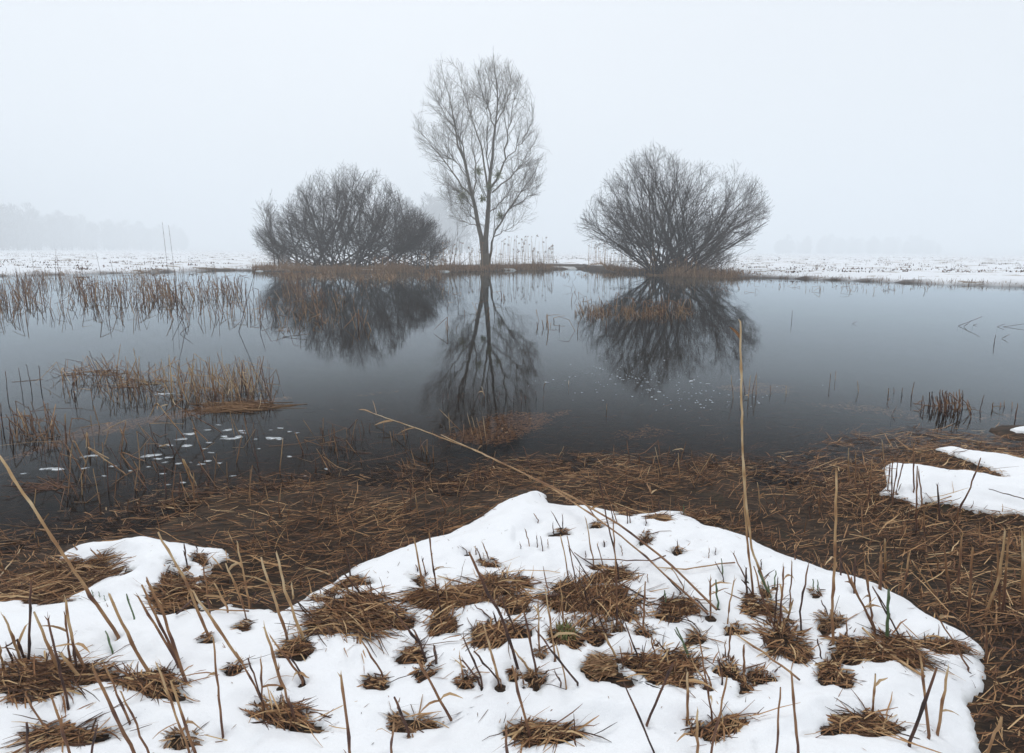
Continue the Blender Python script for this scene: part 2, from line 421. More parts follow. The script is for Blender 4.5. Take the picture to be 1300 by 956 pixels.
def snow_top(x, y, d):
    t = np.clip(d / 0.060, 0, 1)
    th = (0.014 + 0.024 * sstep(0.02, 0.25, d)) * np.sqrt(np.clip(1 - (1 - t) ** 2, 0, 1))
    lump = 0.034 * fbm(x * 4.5, y * 4.5, 41, 4) + 0.014 * fbm(x * 19, y * 19, 42, 3)
    return np.where(d > 0, th + lump * sstep(0, 0.08, d) + 0.002, -0.02)

def ground_at(x, y):
    """top of snow or soil under one point (water at 0)"""
    X, Y = np.array([float(x)]), np.array([float(y)])
    d = snow_field(X, Y)
    return float(bed_z(X, Y)[0] + max(0.0, snow_top(X, Y, d)[0]))
def tops(X, Y):
    d = snow_field(X, Y); return bed_z(X, Y) + np.maximum(0, snow_top(X, Y, d)), d

# ------------------------------------------------------------------ ground, water, snow, haze
def grade(a, b, s0, g):
    r, s = [a], s0
    while r[-1] < b: r.append(r[-1] + s); s *= g
    return r
xs = np.arange(-6, 6.01, 0.04)
xr = np.array(grade(6.05, 900, 0.06, 1.09))
xs = np.concatenate([-xr[::-1], xs, xr])
ys = np.concatenate([[-30, -15, -8, -4, -2.5, -1.5, -0.8, -0.3], np.arange(0, 7.2, 0.04), grade(7.25, 28, 0.06, 1.06), np.arange(29, 62, 0.3), grade(62.5, 900, 0.5, 1.06)])
gx, gy = np.meshgrid(xs, ys)
X, Y = gx.ravel(), gy.ravel()
Z = bed_z(X, Y)
nx_, ny_ = len(xs), len(ys)
idx = np.arange(nx_ * ny_).reshape(ny_, nx_)
GQ = np.stack([idx[:-1, :-1], idx[:-1, 1:], idx[1:, 1:], idx[1:, :-1]], -1).reshape(-1, 4)
d2 = Y - far_shore(X)
# brown, snow-free strip of bank under the trees
bank = sstep(-17, -14, X) * (1 - sstep(13.5, 15.5, X))
cover = sstep(0.12, 0.6, d2 + 0.8 * fbm(X * 0.8, Y * 0.8, 55, 3)) * (1 - bank * (1 - sstep(4.5, 9, d2 + 5 * fbm(X * 0.5, Y * 0.5, 56, 3))))
cover = np.where(Y < 14, 0, cover)
g = link('ground', mk_mesh('ground', np.stack([X, Y, Z], -1), GQ, cover), M_EARTH)
tag(g, 'soft muddy bank and snow covered field around the pond', kind='structure')

wx = np.linspace(-120, 120, 49); wy = np.linspace(-3, 75, 27)
gx, gy = np.meshgrid(wx, wy); idx = np.arange(gx.size).reshape(gx.shape)
WQ = np.stack([idx[:-1, :-1], idx[:-1, 1:], idx[1:, 1:], idx[1:, :-1]], -1).reshape(-1, 4)
w = link('water', mk_mesh('water', np.stack([gx.ravel(), gy.ravel(), np.zeros(gx.size)], -1), WQ), M_WATER)
tag(w, 'still dark pond water mirroring the bare trees', kind='structure')

hz = np.array([[a, b_, c_] for a in (-960, 960) for b_ in (-60, 960) for c_ in (-2.2, 60)], float)
HQ = [(0, 1, 3, 2), (4, 6, 7, 5), (0, 4, 5, 1), (2, 3, 7, 6), (0, 2, 6, 4), (1, 5, 7, 3)]
tag(link('haze', mk_mesh('haze', hz, np.array(HQ), smooth=False), M_HAZE), 'pale winter fog filling the air over field and pond', kind='stuff')

# ------------------------------------------------------------------ branching
def lerp_poly(P, t):
    n, K, _ = P.shape
    f = t * (K - 1); i = np.clip(np.floor(f).astype(int), 0, K - 2); w = (f - i)[:, None]
    a = P[np.arange(n), i]; b_ = P[np.arange(n), i + 1]
    return a * (1 - w) + b_ * w, unit(b_ - a)
def lerp_r(Rr, t):
    n, K = Rr.shape
    f = t * (K - 1); i = np.clip(np.floor(f).astype(int), 0, K - 2); w = f - i
    return Rr[np.arange(n), i] * (1 - w) + Rr[np.arange(n), i + 1] * w
def rand_perp(T):
    r = rng.normal(size=T.shape); r -= (r * T).sum(-1, keepdims=True) * T
    return unit(r)
def grow(p0, d0, L, K, wig, trop, r0, tip=0.35):
    n = len(p0); P = np.zeros((n, K, 3)); P[:, 0] = p0; d = d0.copy()
    st = (L / (K - 1))[:, None]
    for k in range(1, K):
        d = unit(d + wig * rng.normal(size=(n, 3)) + np.array([0, 0, trop]))
        P[:, k] = P[:, k - 1] + d * st
    t = np.linspace(0, 1, K)[None]
    return P, r0[:, None] * (1 - (1 - tip) * t)
def inside_env(P, poly, Yc, dmax, th):
    px, py = proj(P)
    return (poly_sdf(px, py, poly) > th) & (np.abs(P[:, 1] - Yc) < dmax) & (P[:, 2] > 0.35)
def children(P, Rr, per, t0, t1, L0, L1, ang0, ang1, K, wig, trop, rmax, env=None, tlen=0.5, soft=9.0):
    n = len(P); par = np.repeat(np.arange(n), per); m_ = len(par)
    t = t0 + (t1 - t0) * rng.random(m_)
    p, T = lerp_poly(P[par], t)
    a = ang0 + (ang1 - ang0) * rng.random(m_)
    d = unit(T * np.cos(a)[:, None] + rand_perp(T) * np.sin(a)[:, None])
    L = (L0 + (L1 - L0) * rng.random(m_)) * (1 - tlen * t)
    r = np.minimum(lerp_r(Rr[par], t) * 0.7, rmax * (0.7 + 0.5 * rng.random(m_)))
    C, CR = grow(p, d, L, K, wig, trop, r)
    if env is not None:
        poly, Yc, dm = env
        th = rng.exponential(soft, m_) - 4.0 - 7 * (rng.random(m_) < .12)
        for _ in range(3):
            bad = ~inside_env(C[:, -1], poly, Yc, dm, th)
            if not bad.any(): break
            C[bad] = p[bad][:, None] + (C[bad] - p[bad][:, None]) * 0.75
        ok = inside_env(C[:, -1], poly, Yc, dm, th)
        C, CR = C[ok], CR[ok]
    return C, CR
def resample(pts, K):
    pts = np.asarray(pts, float)
    s = np.concatenate([[0], np.cumsum(np.linalg.norm(np.diff(pts, axis=0), axis=1))])
    u = np.linspace(0, s[-1], K)
    P = np.stack([np.interp(u, s, pts[:, i]) for i in range(3)], -1)
    for _ in range(2): P[1:-1] = 0.25 * P[:-2] + 0.5 * P[1:-1] + 0.25 * P[2:]
    return P

def build_tree():
    Yc = 45.0
    base = at_y(616, 339, Yc); base[2] = ground_at(base[0], base[1]) - 0.1
    c7 = lambda x, y: (500 + x / 3.187, 50 + y / 3.187)
    guides = [  # outline points in the crop, radius at start and end, depth of the tip
     ([(366, 905), (362, 850), (352, 765), (318, 640), (295, 520), (262, 420), (238, 300), (225, 200), (190, 100)], .24, .018, 1.5),
     ([(372, 905), (371, 850), (377, 740), (388, 620), (402, 480), (412, 360), (418, 250), (425, 150), (402, 55)], .27, .018, -0.8),
     ([(386, 905), (388, 840), (400, 800), (440, 720), (500, 640), (560, 560), (608, 455)], .15, .016, -2.2),
     ([(318, 640), (240, 540), (170, 450), (110, 370), (80, 300)], .10, .015, -2.0),
     ([(295, 520), (270, 400), (200, 290), (150, 200)], .08, .014, 3.0),
     ([(378, 600), (365, 480), (340, 380), (305, 290), (275, 200), (250, 90)], .11, .014, 3.2),
     ([(392, 600), (430, 560), (440, 500), (460, 410), (480, 300), (500, 200), (520, 140)], .12, .015, -3.2),
     ([(398, 620), (480, 550), (540, 480), (585, 380)], .08, .014, 2.5),
     ([(410, 360), (375, 270), (345, 180), (340, 130)], .07, .012, -2.5),
     ([(414, 340), (450, 270), (478, 200), (470, 110)], .07, .012, 2.5),
     ([(330, 690), (290, 640), (230, 590), (185, 585)], .06, .012, 2.0),
     ([(347, 745), (290, 690), (225, 640)], .05, .012, -2.5),
     ([(385, 700), (470, 630), (560, 600)], .06, .012, 3.5),
     ([(402, 800), (470, 765), (535, 725)], .05, .012, 1.5),
     ([(350, 760), (290, 735), (230, 700)], .05, .012, 2.5),
     ([(440, 500), (520, 420), (565, 320), (555, 250)], .06, .012, -3.0),
     ([(282, 480), (250, 330), (185, 250), (160, 170)], .06, .012, -3.5),
     ([(460, 690), (540, 650), (590, 590)], .05, .012, -1.0),
     ([(388, 620), (385, 520), (375, 420), (385, 300), (390, 200), (380, 120)], .09, .013, -4.2),
     ([(320, 650), (330, 520), (320, 420), (310, 330), (320, 220)], .09, .013, 4.5),
     ([(300, 560), (220, 470), (130, 420), (95, 400)], .06, .012, 1.0),
    ]
    GP, GR = [], []
    for pts, r0, r1, dep in guides:
        zs = np.linspace(0, 1, len(pts)); start = 0.0 if len(pts) > 6 else 0.15
        P = np.array([at_y(*c7(x, y), Yc + dep * max(0, z - 0.1)) for (x, y), z in zip(pts, zs)])
        if pts[0][1] > 900: P[0] = base + (P[0] - base) * np.array([1, 1, 0])
        P = resample(P, 14); P[2:-1] += 0.07 * rng.normal(size=P[2:-1].shape)
        t = np.linspace(0, 1, 14); GP.append(P); GR.append(r0 * (.86 if r0 > .2 else .66) * (1 - t) ** 1.25 + r1 * .75)
    GP, GR = np.array(GP), np.array(GR)
    env = ([(522, 152), (533, 135), (543, 105), (552, 80), (575, 72), (592, 86), (605, 84), (618, 70), (629, 62), (645, 76), (667, 90), (674, 120), (682, 155),
            (694, 185), (693, 215), (684, 250), (676, 282), (642, 300), (600, 294), (570, 275), (556, 252), (543, 220), (528, 190)], Yc, 5.6)
    root = empty('bare_tree', base)
    tag(root, 'tall bare tree with forked trunk and mistletoe standing behind the pond', 'tree')
    pl = Pile(); pl.add(*tubes(GP, GR, 8, 0.35 + 0.25 * rng.random((len(GP), 1))))
    # root flare
    fl = np.array([[base + np.array([0.0, 0, -0.1]), base + np.array([0.02, 0, 0.45]), base + np.array([0.05, 0, 1.2])]])
    pl.add(*tubes(fl, np.array([[0.55, 0.40, 0.30]]), 8, 0.4))
    link('trunk', pl.mesh('trunk', base), M_BARK, root)
    A, AR = children(GP, GR, 14, 0.2, 0.98, 1.2, 4.4, .3, .75, 7, .07, .06, .026, env, .5, 9)
    B, BR = children(A, AR, 7, 0.15, 1.0, 0.7, 2.1, .35, .8, 6, .09, .05, .0095, env, .5, 10)
    B2, BR2 = children(GP, GR, 9, 0.35, 0.97, 0.6, 2.0, .4, .9, 6, .09, .06, .014, env)
    B, BR = np.concatenate([B, B2]), np.concatenate([BR, BR2])
    Cc, CR = children(B, BR, 4, 0.1, 1.0, 0.4, 1.4, .3, .7, 4, .08, .04, .006, env, .4, 11)
    pl = Pile()
    pl.add(*tubes(A, AR, 4, 0.25 + 0.3 * rng.random((len(A), 1)))[:3]); pl.add(*tubes(B, np.maximum(BR, .006), 3, 0.2 + 0.3 * rng.random((len(B), 1)))[:3])
    pl.add(*tubes(Cc, np.maximum(CR, .0045), 3, 0.2 + 0.3 * rng.random((len(Cc), 1)))[:3])
    link('crown', pl.mesh('crown', base), M_BARK, root)
    for (mx_, my_, r, dp) in [(607, 217, .55, -.5), (632, 222, .5, -.7), (587, 248, .6, -.6), (621, 238, .45, -.4), (635, 275, .4, -.5), (612, 252, .35, -.5)]:
        c = at_y(mx_, my_, Yc + dp); n = 130
        d = unit(rng.normal(size=(n, 3)))
        P, Rr = grow(np.repeat(c[None], n, 0), d, r * (0.35 + 1.0 * rng.random(n) ** 1.5), 4, .22, -.03, np.full(n, .008))
        s = unit(np.cross(d, rng.normal(size=(n, 3))))
        V, Q, T = ribbons(P, np.linspace(.006, .020, 4)[None].repeat(n, 0), s, 0.2 + 0.7 * rng.random((n, 1)))
        link('mistletoe', mk_mesh('mistletoe', V - base, Q, T), M_MISTLE, root)

def build_shrub(name, label, Yc, base_px, base_y, env_px, nst, dm, stem_r, dens, tone, twig=.0065, mat=None, low=0.0):
    """many-stemmed willow scrub: stems fan out of a base line and fork to the outline"""
    cx = np.mean([b_[0] for b_ in base_px]); base = at_y(cx, base_y, Yc); base[2] = ground_at(base[0], base[1]) - 0.05
    root = empty(name, base); tag(root, label, 'shrub')
    env = (env_px, Yc, dm)
    ex = np.array([p[0] for p in env_px]); x0, x1 = ex.min(), ex.max()
    P0, D0, L0 = [], [], []
    sc = Yc / FPX
    for i in range(nst):
        bx, spread = base_px[i % len(base_px)]
        p = at_y(bx + spread * rng.normal() * 0.5, base_y, Yc + 0.5 * rng.normal()); p[2] = base[2]
        u = rng.uniform(-1, 1); th = u * R_(82) ; az = rng.uniform(0, 2 * np.pi)
        d = np.array([math.sin(th), math.sin(az) * 0.6 * math.sqrt(max(0.05, 1 - abs(u) * .7)), math.cos(th) * 0.95 + low])
        d /= np.linalg.norm(d)
        # length up to the outline in that direction
        L = 0.6
        while L < 12:
            q = p + d * L
            px, py = proj(q[None])
            if poly_sdf(px, py, env_px)[0] < 1 and L > 1.5 and abs(q[1] - Yc) < dm + 9: break
            if abs(q[1] - Yc) > dm: break
            L += 0.25
        P0.append(p); D0.append(d); L0.append(L * (1 - .38 * rng.random() ** 1.4))
    P0, D0, L0 = np.array(P0), np.array(D0), np.array(L0)
    r0 = stem_r * (0.55 + 0.7 * rng.random(nst))
    # the stems leave steeply and bend over
    G, GR = grow(P0, unit(D0 + np.array([0, 0, .12])), L0, 10, .055, -.004, r0, .16)
    th0 = rng.exponential(7, len(G)) - 3 - 9 * (rng.random(len(G)) < .1)
    for _ in range(6):
        px, py = proj(G[:, -1]); bad = poly_sdf(px, py, env_px) < th0
        G[bad] = G[bad, :1] + (G[bad] - G[bad, :1]) * .88
    A, AR = children(G, GR, dens[0], .15, 1.0, 1.0, 3.6, .25, .75, 7, .08, .05, stem_r * .42, env, .45)
    B, BR = children(A, AR, dens[1], .1, 1.0, .6, 1.7, .3, .8, 6, .10, .05, .013, env, .4)
    Cc, CR = children(B, BR, dens[2], .1, 1.0, .3, .9, .3, .8, 4, .10, .04, .008, env, .3)
    pl = Pile(); pl.add(*tubes(G, GR, 6, tone + 0.25 * rng.random((len(G), 1)))[:3])
    link('trunk', pl.mesh('trunk', base), mat or M_TWIG, root)
    pl = Pile()
    for q, r, mn, sd_ in ((A, AR, .008, 4), (B, BR, twig, 3), (Cc, CR, twig * .75, 3)):
        if len(q): pl.add(*tubes(q, np.maximum(r, mn), sd_, tone + 0.35 * rng.random((len(q), 1)))[:3])
    link('crown', pl.mesh('crown', base), mat or M_TWIG, root)

build_tree()
LB = [(318, 298), (328, 285), (345, 272), (358, 262), (370, 243), (385, 228), (400, 216), (420, 211), (440, 206), (462, 210), (482, 217), (492, 228), (506, 240), (520, 260),
      (540, 268), (556, 282), (568, 308), (566, 336), (350, 338), (328, 322)]
build_shrub('willow_shrub', 'broad dense dark bare shrub filling the bank beside the tall tree', 44, [(450, 60), (420, 50), (485, 50), (520, 40), (395, 40)], 341, LB, 135, 6.0, .05, (9, 7, 2), .15, .006)
RB = [(727, 288), (738, 266), (757, 238), (772, 219), (788, 201), (808, 190), (830, 181), (850, 189), (866, 200), (880, 207), (905, 208), (930, 201), (946, 211), (962, 225),
      (977, 250), (981, 272), (972, 292), (957, 316), (930, 332), (880, 340), (780, 335), (742, 308)]
build_shrub('willow_shrub', 'spreading open bare shrub with two stem clusters, apart from the tall tree', 37.5, [(832, 14), (836, 12), (866, 16), (874, 18)], 347, RB, 74, 5.5, .058, (9, 8, 3), .2, .0055)
build_shrub('thin_shrub', 'thin sparse shrub poking out past the end of the dense one', 43.5, [(356, 6), (352, 5)], 338,
            [(312, 300), (320, 270), (332, 245), (345, 238), (352, 262), (362, 285), (368, 320), (360, 338), (335, 335)], 9, 2.0, .04, (7, 5, 3), .3)
build_shrub('sapling', 'low wispy sapling between the dense shrub and the tall tree', 43.0, [(572, 6)], 340,
            [(560, 300), (570, 282), (585, 275), (597, 290), (600, 315), (588, 338), (565, 338)], 7, 1.6, .025, (6, 4, 2), .4)
build_shrub('low_shrub', 'low tangled brown bush at the foot of the open shrub', 36.5, [(903, 12), (912, 10)], 350,
            [(884, 335), (888, 322), (898, 312), (912, 310), (925, 318), (932, 332), (930, 350), (886, 350)], 22, 1.6, .018, (5, 4, 1), .5, .006)

# ------------------------------------------------------------------ far woods in the fog
def woods(label, spots):
    pl = Pile()
    for (px, Yd, h) in spots:
        p = at_y(px, 318, Yd); x, y = p[0], p[1]; z0 = 0.2
        hh = h * rng.uniform(.9, 1.05)
        tr_ = np.array([[[x, y, z0 - .5], [x + rng.normal() * .3, y, z0 + hh * .5], [x + rng.normal() * .5, y, z0 + hh]]])
        pl.add(*tubes(tr_, np.array([[.4, .25, .05]]), 5, 0.3)[:3])
        n = 420
        u = rng.random(n) ** .8; a = rng.uniform(0, 2 * np.pi, n); rr = hh * .30 * np.sqrt(rng.random(n)) * np.sin(np.pi * np.clip(.12 + .86 * u, 0, 1)) ** .7
        c = np.stack([x + rr * np.cos(a), y + rr * np.sin(a), z0 + hh * (.08 + .92 * u)], -1)
        d = unit(np.stack([np.cos(a) * .6, np.sin(a) * .6, np.full(n, .9)], -1) + .35 * rng.normal(size=(n, 3)))
        P = c[:, None] + d[:, None] * np.linspace(-.5, .5, 3)[None, :, None] * rng.uniform(1.2, 3.4, (n, 1, 1))
        pl.add(*ribbons(P, np.full((n, 3), .16) * np.array([.7, 1, .4]) * .8, unit(np.cross(d, rng.normal(size=(n, 3)))), rng.random((n, 1))))
    tag(link('woods', pl.mesh('woods'), M_WOOD), label, kind='stuff')
sp = []
for i in range(210):
    px = rng.uniform(-160, 235); f = np.clip((px + 60) / 280, 0, 1)
    sp.append((px, (228 + 330 * f) * rng.uniform(.95, 1.25), (30 - 4 * f) * rng.uniform(.55, 1.0)))
woods('grey wood fading into fog beyond the snowy field', sp)
woods('faint grey grove in fog behind the dense shrub and tall tree', [(rng.normal(540, 32), rng.uniform(270, 330), rng.uniform(16, 31)) for _ in range(44)])
woods('barely visible distant wood in fog past the open shrub', [(rng.uniform(985, 1200), rng.uniform(560, 680), rng.uniform(9, 19)) for _ in range(110)])

# ------------------------------------------------------------------ grass on the far bank
def blades(n, X, Y, Z, hgt, lean, width, K=4, tone=(.2, .8), drift=(0, 0)):
    a = rng.uniform(0, 2 * np.pi, n); ln = lean * rng.random(n)
    d = unit(np.stack([np.cos(a) * ln + drift[0], np.sin(a) * ln + drift[1], np.ones(n)], -1))
    P, _ = grow(np.stack([X, Y, Z], -1), d, hgt, K, .10, -.10, np.full(n, .01))
    s = unit(np.stack([np.cos(a + 1.3), np.sin(a + 1.3) * .4, np.zeros(n)], -1))
    Wd = np.linspace(1, .25, K)[None] * (width * (0.6 + 0.8 * rng.random(n)))[:, None]
    return ribbons(P, Wd, s, tone[0] + (tone[1] - tone[0]) * rng.random((n, 1)))
pl = Pile()
n = 15000
px = rng.uniform(322, 950, n)
X = at(0, 344, 0)[0] * 0 + (px - 650) / 722 * 41
Y = far_shore(X) + np.abs(rng.normal(size=n)) ** 1.3 * 1.5 - 0.15
X = (px - 650) / 722 * Y
dens = fbm(X * .8, Y * .5, 71, 3)
gap = (np.abs(px - 722) < 22)
keepm = (dens > -.16) & ~(gap & (rng.random(n) > .25))
X, Y, px, dens = X[keepm], Y[keepm], px[keepm], dens[keepm]; n = len(X)
hg = (0.16 + 0.5 * rng.random(n) ** 1.5 + .35 * (rng.random(n) < .06)) * (0.5 + 2.6 * np.clip(dens + .1, 0, .4)) * np.where((px > 690) & (px < 760), .5, 1)
pl.add(*blades(n, X, Y, bed_z(X, Y) - .03, hg, .8, .013, 4, (.25, .95)))
# thin fringe along the open field shores
n = 2600
X = np.concatenate([rng.uniform(-42, -18, n // 2), rng.uniform(13, 34, n - n // 2)])
Y = far_shore(X) + rng.normal(size=n) * .25 + .1
pl.add(*blades(n, X, Y, np.maximum(bed_z(X, Y), -.05), .06 + .22 * rng.random(n), 1.0, .010, 3, (.1, .6)))
tag(link('grass', pl.mesh('grass', smooth=False), M_RUST), 'rusty dead grass fringing the far bank under the trees', kind='stuff')

# plume reeds at the far bank
pl = Pile()
def plume_reeds(n, x0, x1, h0, h1, off=(.2, 2.2)):
    px = rng.uniform(x0, x1, n); X = (px - 650) / 722 * 41
    Y = far_shore(X) + rng.uniform(*off, n); X = (px - 650) / 722 * Y
    h = rng.uniform(h0, h1, n)
    P, Rr = grow(np.stack([X, Y, bed_z(X, Y) - .05], -1), unit(np.stack([.05 * rng.normal(size=n), .05 * rng.normal(size=n), np.ones(n)], -1)), h, 6, .02, 0, np.full(n, .013), .6)
    pl.add(*tubes(P, Rr, 3, .5 + .4 * rng.random((n, 1)))[:3])
    k = rng.random(n) < .6; e = P[k, -1]; m_ = len(e)
    for _ in range(5):
        d = unit(np.stack([.5 + .3 * rng.normal(size=m_), .3 * rng.normal(size=m_), .4 + .3 * rng.normal(size=m_)], -1))
        Q_, R2 = grow(e, d, .12 + .12 * rng.random(m_), 3, .1, -.15, np.full(m_, .006))
        pl.add(*ribbons(Q_, np.array([[.008, .022, .004]]).repeat(m_, 0), unit(np.cross(d, rng.normal(size=(m_, 3)))), .35 + .3 * rng.random((m_, 1))))
plume_reeds(64, 634, 702, 1.2, 2.7); plume_reeds(44, 562, 634, 1.0, 2.0); plume_reeds(74, 742, 830, 1.0, 2.3); plume_reeds(30, 840, 880, .7, 1.2); plume_reeds(34, 470, 570, .6, 1.2)
tag(link('reeds', pl.mesh('reeds'), M_REED), 'thin plumed reeds along the far bank around the tall tree', kind='stuff')

# low snow remnants on the far bank
for i, (px, py, w_, lab) in enumerate([(330, 345, 6, 'small snow remnant at the dense shrub shore'), (472, 341, 13, 'white snow streak on grass below the dense shrub'), (562, 337, 9, 'snow scrap on the grass just before the tall tree'),
                                       (640, 335, 12, 'snow strip among grass past the tall tree'), (715, 336, 20, 'open snow strip between the tall tree and the open shrub')]):
    c = at(px, py, .22); Yf = far_shore(c[0]) + rng.uniform(.5, 1.2); c = at_y(px, py, Yf); w_m = w_ / FPX * Yf
    k = 14; a = np.linspace(0, 2 * np.pi, k, endpoint=False); rr = 1 + .4 * rng.normal(size=k).clip(-1.5, 1.5)
    X = c[0] + np.cos(a) * w_m * rr; Y = Yf + np.sin(a) * w_m * .4 * rr; zz = bed_z(X, Y)
    ctr = np.array([[c[0], Yf, max(zz.mean(), 0) + .07]])
    ring2 = np.stack([c[0] + (X - c[0]) * .7, Yf + (Y - Yf) * .7, np.full(k, ctr[0, 2] - .03)], -1)
    V = np.concatenate([np.stack([X, Y, zz - .05], -1), ring2, np.repeat(ctr, 1, 0)])
    Q = [(j, (j + 1) % k, k + (j + 1) % k, k + j) for j in range(k)] + [(k + j, k + (j + 1) % k, 2 * k, 2 * k) for j in range(k)]
    me = bpy.data.meshes.new('snow_remnant'); me.from_pydata([tuple(v_) for v_ in V], [], [tuple(dict.fromkeys(q)) for q in Q]); me.update()
    tag(link('snow_remnant', me, M_SNOW), lab, 'snow')

# tussocks breaking through the snow of the field
pl = Pile()
n = 2600
Yt = 35 + 130 * rng.random(n) ** 1.5; Xt = (rng.uniform(-900, 2200, n) - 650) / 722 * Yt
ok = (Yt > far_shore(Xt) + 1.2) & ~((Xt > -17) & (Xt < 14) & (Yt < 52)); Xt, Yt = Xt[ok], Yt[ok]
for x, y in zip(Xt, Yt):
    k = 9; r = rng.uniform(.1, .42)
    X = x + rng.normal(size=k) * r * 1.3; Y = y + rng.normal(size=k) * r
    pl.add(*blades(k, X, Y, bed_z(X, Y) - .02, .07 + .14 * rng.random(k), 1.8, .045, 3, (.0, .5)))
tag(link('stubble', pl.mesh('stubble', smooth=False), M_GRASS), 'brown stubble tufts breaking through the snow on the field', kind='stuff')

# ------------------------------------------------------------------ matted dead grass on the wet shore
def mat_blades(n_try, x0, x1, y0, y1, accept, zfun, Lr, wid, ang0, angsd, tone, lift=.012, K=4, flat=.10, tvar=.6):
    X = rng.uniform(x0, x1, n_try); Y = rng.uniform(y0, y1, n_try)
    k = accept(X, Y); X, Y = X[k], Y[k]; n = len(X)
    a = ang0 + 2.0 * fbm(X * 1.3, Y * 1.3, 81, 3) + angsd * rng.normal(size=n)
    L = rng.uniform(Lr[0], Lr[1], n) * rng.uniform(.5, 1, n)
    d = np.stack([np.cos(a), np.sin(a), rng.normal(size=n) * flat], -1)
    z = zfun(X, Y) + rng.random(n) ** 1.5 * lift
    P, _ = grow(np.stack([X, Y, z], -1), unit(d), L, K, .10 if flat > .05 else .02, -.01, np.full(n, .002))
    g = zfun(P[..., 0].ravel(), P[..., 1].ravel()).reshape(n, K)
    P[..., 2] = np.maximum(P[..., 2], g + (.003 if flat > .05 else 0))
    s = unit(np.stack([-np.sin(a), np.cos(a), rng.normal(size=n) * 5 * flat], -1))
    W_ = (wid[0] + (wid[1] - wid[0]) * rng.random(n))[:, None] * np.array([.7, 1, .9, .35])[None] if K == 4 else None
    t = tone[0] + (tone[1] - tone[0]) * rng.random((n, 1)) + tvar * fbm(X * 2.6, Y * 2.6, 83, 4)[:, None]
    return ribbons(P, W_, s, np.clip(t, 0, 1))
def land_d(x, y): return poly_sdf(x, y, LAND)
def acc_shore(X, Y):
    ds = snow_field(X, Y); dl = land_d(X, Y) + .35 * fbm(X * 1.3, Y * 1.3, 91, 3)
    p = sstep(-.32, .10, dl) * (.32 + .68 * sstep(-.12, .05, fbm(X * 1.9, Y * 3.4, 93, 4)))
    return (ds < .015) & (rng.random(len(X)) < p)
pl = Pile()
pl.add(*mat_blades(110000, -5, 5.6, 1.3, 5.0, acc_shore, lambda x, y: np.maximum(bed_z(x, y), .001 + .014 * fbm(x * 4, y * 4, 12, 2)), (.025, .15), (.0009, .0024), .1, .55, (-.08, .86), .03))
pl.add(*mat_blades(2000, -5, 5.6, 1.3, 4.9, acc_shore, lambda x, y: np.maximum(bed_z(x, y), -.02), (.15, .42), (.0014, .0032), .05, .5, (.3, .95), .05))
def acc_bank(X, Y): return (snow_field(X, Y) < .015) & (land_d(X, Y) > -.3) & (X > 1.9)
pl.add(*mat_blades(6500, 1.6, 5, 1.4, 4.6, acc_bank, lambda x, y: np.maximum(bed_z(x, y), -.02), (.06, .28), (.0014, .0034), -.1, .8, (.15, .95), .05))
# upright and curled bits
n = 5200; X = rng.uniform(-5, 5.4, n); Y = rng.uniform(1.4, 4.6, n); k = acc_shore(X, Y); X, Y = X[k], Y[k]; n = len(X)
pl.add(*blades(n, X, Y, np.maximum(bed_z(X, Y), -.02), .03 + .09 * rng.random(n), 1.5, .0022, 4, (.15, .9)))
tag(link('dead_grass', pl.mesh('dead_grass', smooth=False), M_GRASS), 'flattened brown dead grass matted along the wet near shore', kind='stuff')

# straw lying under the shallow water
def acc_sunk(X, Y):
    dl = land_d(X, Y) + .8 * fbm(X * .9, Y * 2.0, 95, 4)
    return (rng.random(len(X)) < .9 * sstep(-2.3, -.4, dl) * (dl < .7) * (.45 + .55 * sstep(-.1, .1, fbm(X * 2.4, Y * 3.1, 96, 3)))) 
pl = Pile()
pl.add(*mat_blades(34000, -6.5, 6.5, 2.0, 7, acc_sunk, lambda x, y: np.clip(bed_z(x, y), -.13, -.004), (.02, .20), (.0010, .0028), .1, .6, (.0, .72), .004))
tag(link('sunken_straw', pl.mesh('sunken_straw', smooth=False), M_GRASS), 'brown straw lying under the clear shallow water', kind='stuff')

# tan litter floating in rafts
RAFT = [[(556, 556), (585, 540), (612, 527), (650, 521), (722, 521), (706, 535), (690, 548), (655, 560), (625, 566), (590, 562)],
        [(-30, 588), (30, 566), (80, 548), (150, 533), (230, 518), (300, 508), (370, 500), (395, 503), (340, 513), (250, 530), (180, 541), (120, 556), (60, 575), (0, 592), (-30, 600)],
        [(150, 612), (190, 606), (235, 606), (225, 615), (170, 625)],
        [(905, 492), (960, 484), (1010, 490), (1000, 500), (940, 501)], [(1010, 512), (1080, 508), (1170, 527), (1160, 532), (1060, 520)], [(1225, 528), (1290, 520), (1310, 532), (1240, 536)],
        [(775, 548), (820, 540), (850, 548), (820, 556), (780, 558)], [(440, 500), (520, 493), (520, 497), (450, 506)]]
DENS = [1.0, .8, .5, .45, .3, .4, .35, .15]
pl = Pile()
for poly, dn in zip(RAFT, DENS):
    W2 = P2(poly); wa = np.array(W2); lo, hi = wa.min(0), wa.max(0)
    area = (hi - lo).prod()
    def acc(X, Y, W2=W2, dn=dn):
        d = poly_sdf(X, Y, W2) + .25 * fbm(X * 3, Y * 3, 97, 4)
        return (d > 0) & (rng.random(len(X)) < dn * sstep(0, .12, d) + .05)
    pl.add(*mat_blades(int(9000 * area) + 300, lo[0] - .2, hi[0] + .2, lo[1] - .1, hi[1] + .1, acc, lambda x, y: np.full(x.shape, -.003), (.010, .055), (.0022, .0058), .2, .9, (.62, .86), .003, 4, .003, .15))
tag(link('floating_litter', pl.mesh('floating_litter', smooth=False), M_GRASS), 'tan chopped reed litter drifting in rafts on the dark water', kind='stuff')

